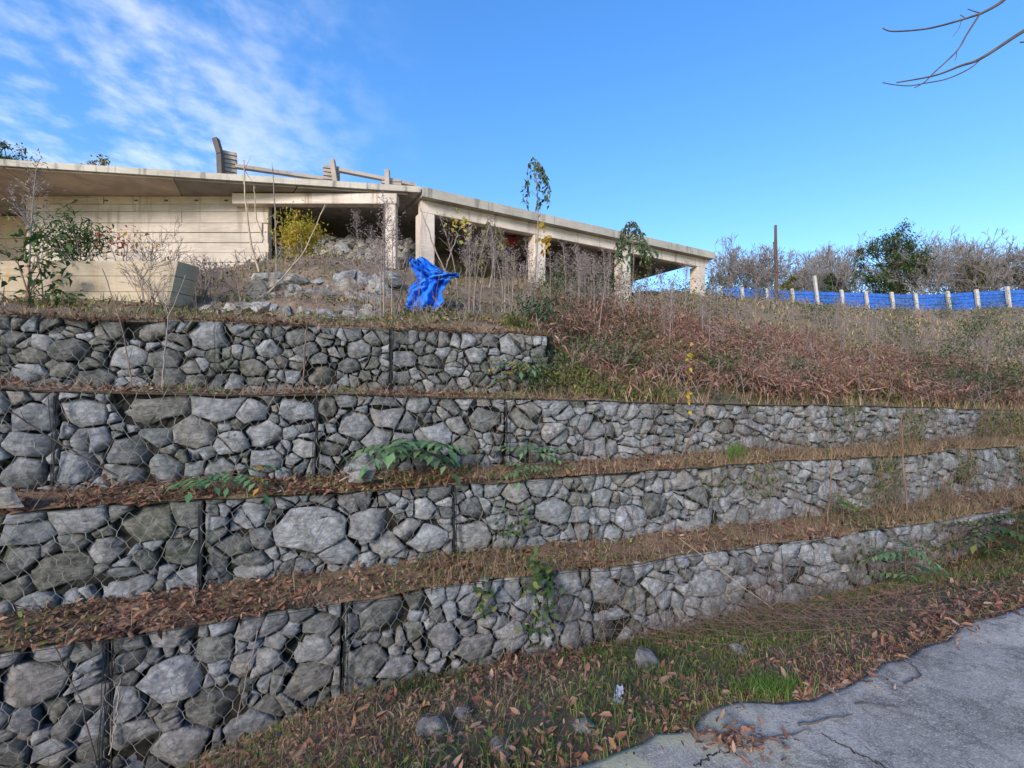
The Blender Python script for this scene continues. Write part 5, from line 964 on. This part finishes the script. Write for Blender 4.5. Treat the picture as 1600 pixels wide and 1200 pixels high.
V = np.stack([c + e * s_, c + f * s_, c - e * s_ * .8, c - f * s_, c + g * s_ * .8, c - g * s_ * .7], 1).reshape(-1, 3); i6 = np.arange(n)[:, None] * 6; T = [(0, 1, 4), (1, 2, 4), (2, 3, 4), (3, 0, 4), (1, 0, 5), (2, 1, 5), (3, 2, 5), (0, 3, 5)]
stuff('road_grit', 'loose grit along the broken road edge', 'gravel', mesh('road_grit', V, np.concatenate([i6 + np.array([t_]) for t_ in T], 1).reshape(-1, 3)), M['stone_tan'])
# road cracks: thin sunken dark seams
mb = MB()
for pts in ([(1290, 1150), (1330, 1172), (1375, 1195), (1420, 1230)], [(1085, 1200), (1110, 1180), (1150, 1165)], [(1330, 1040), (1340, 1010), (1420, 985)]):
    q = []
    for px, py in pts: s2 = (py - HOR) / EYE; q.append(((px - 800) / s2, F / s2))
    q = np.array(q); k = np.linspace(0, len(q) - 1, 26); i = np.minimum(k.astype(int), len(q) - 2); c = q[i] + (q[i + 1] - q[i]) * (k - i)[:, None] + rng.normal(size=(26, 2)) * .012; w_ = rng.uniform(.0015, .006, 26); d = np.gradient(c, axis=0); nn = nrm(np.stack([-d[:, 1], d[:, 0]], 1)); uu = CT * c[:, 0] + ST * c[:, 1]; vv = -ST * c[:, 0] + CT * c[:, 1]; z = .012 * n1(uu * 1.5, vv * 1.5) + .006 * n2(uu * 5, vv * 5) + .004
    V = np.concatenate([np.column_stack([c + nn * w_[:, None], z]), np.column_stack([c - nn * w_[:, None], z])]); i = np.arange(25); mb.add(V, np.concatenate([np.stack([i, i + 1, i + 27], 1), np.stack([i, i + 27, i + 26], 1)]))
o = obj('road_crack', mb.mesh('road_crack'), M['core']); o['kind'] = 'structure'

# ------------------------------------------------------------------ bare tree beside the road, its limb reaching overhead
tb = np.array([7.4, 5.2, -.1]); t = thing('roadside_tree', 'bare roadside tree whose thin twigs hang into the sky', 'tree', tuple(tb)); mb = MB(); tw = MB()
mb.add(*path_tube(np.array([(0, 0, 0), (.05, 0, 1.6), (-.05, -.05, 3.4), (.1, .05, 5.6), (.05, 0, 8)]), .16, .05, 8))
D = 5.0
def lim(pts, r0, r1, src=None):
    q = np.array([P(a, b, D + c) for a, b, c in pts]) - tb
    n = len(q) * 4; k = np.linspace(0, len(q) - 1, n); i = np.minimum(k.astype(int), len(q) - 2); f = (k - i)[:, None]
    P0, P1, P2, P3 = q[np.maximum(i - 1, 0)], q[i], q[i + 1], q[np.minimum(i + 2, len(q) - 1)]; w_ = .5 * (2 * P1 + (P2 - P0) * f + (2 * P0 - 5 * P1 + 4 * P2 - P3) * f ** 2 + (3 * P1 - P0 - 3 * P2 + P3) * f ** 3)
    tw.add(*path_tube(w_, r0, r1, 5))
s0 = (1868, 60, .24)
lim([s0, (1700, -60, .1), (1600, -25, .05), (1565, 3, 0), (1533, 21, 0)], .03, .013)
lim([(1533, 21, 0), (1505, 30, 0), (1470, 40, 0), (1440, 46, 0), (1395, 49, 0), (1379, 44, 0)], .012, .006)
lim([(1531, 22, 0), (1510, 55, 0), (1495, 80, 0), (1460, 113, 0), (1445, 128, 0), (1429, 137, 0)], .010, .005)
lim([(1868, 60, .24), (1740, 20, .1), (1640, 28, 0), (1600, 48, 0), (1535, 90, 0), (1500, 103, 0), (1460, 118, 0), (1401, 129, 0)], .028, .006)
lim([(1535, 90, 0), (1515, 107, 0), (1480, 123, 0), (1445, 130, 0), (1420, 134, 0), (1395, 132, 0), (1379, 129, 0)], .007, .0045)
lim([(1533, 21, 0), (1520, 17, 0), (1512, 14, 0)], .006, .004); lim([(1508, 28, 0), (1500, 23, 0)], .005, .004); lim([(1502, 33, 0), (1497, 47, 0), (1488, 57, 0)], .004, .002); lim([(1495, 80, 0), (1494, 90, 0), (1491, 97, 0)], .004, .002)
lim([(1640, 62, 0), (1612, 65, 0), (1594, 66, 0)], .01, .007); lim([(1740, 20, .1), (1690, 45, 0), (1640, 62, 0)], .014, .01)
for a in range(7):
    segs = []; tips = []; grow((0, 0, 3.2 + a * .7), (random.uniform(.6, 1), random.uniform(-.5, .3), .5), 1.5, .05, 2, segs, tips, 4, .1, .6)
    sg = np.array([[s_[0], s_[1]] for s_ in segs]); tw.add(*tubes(sg[:, 0], sg[:, 1], [s_[2] for s_ in segs], [s_[3] for s_ in segs], 4))
obj('trunk', mb.mesh('trunk'), M['bark'], t); obj('twigs', tw.mesh('twigs'), M['bark'], t)['kind'] = 'stuff'
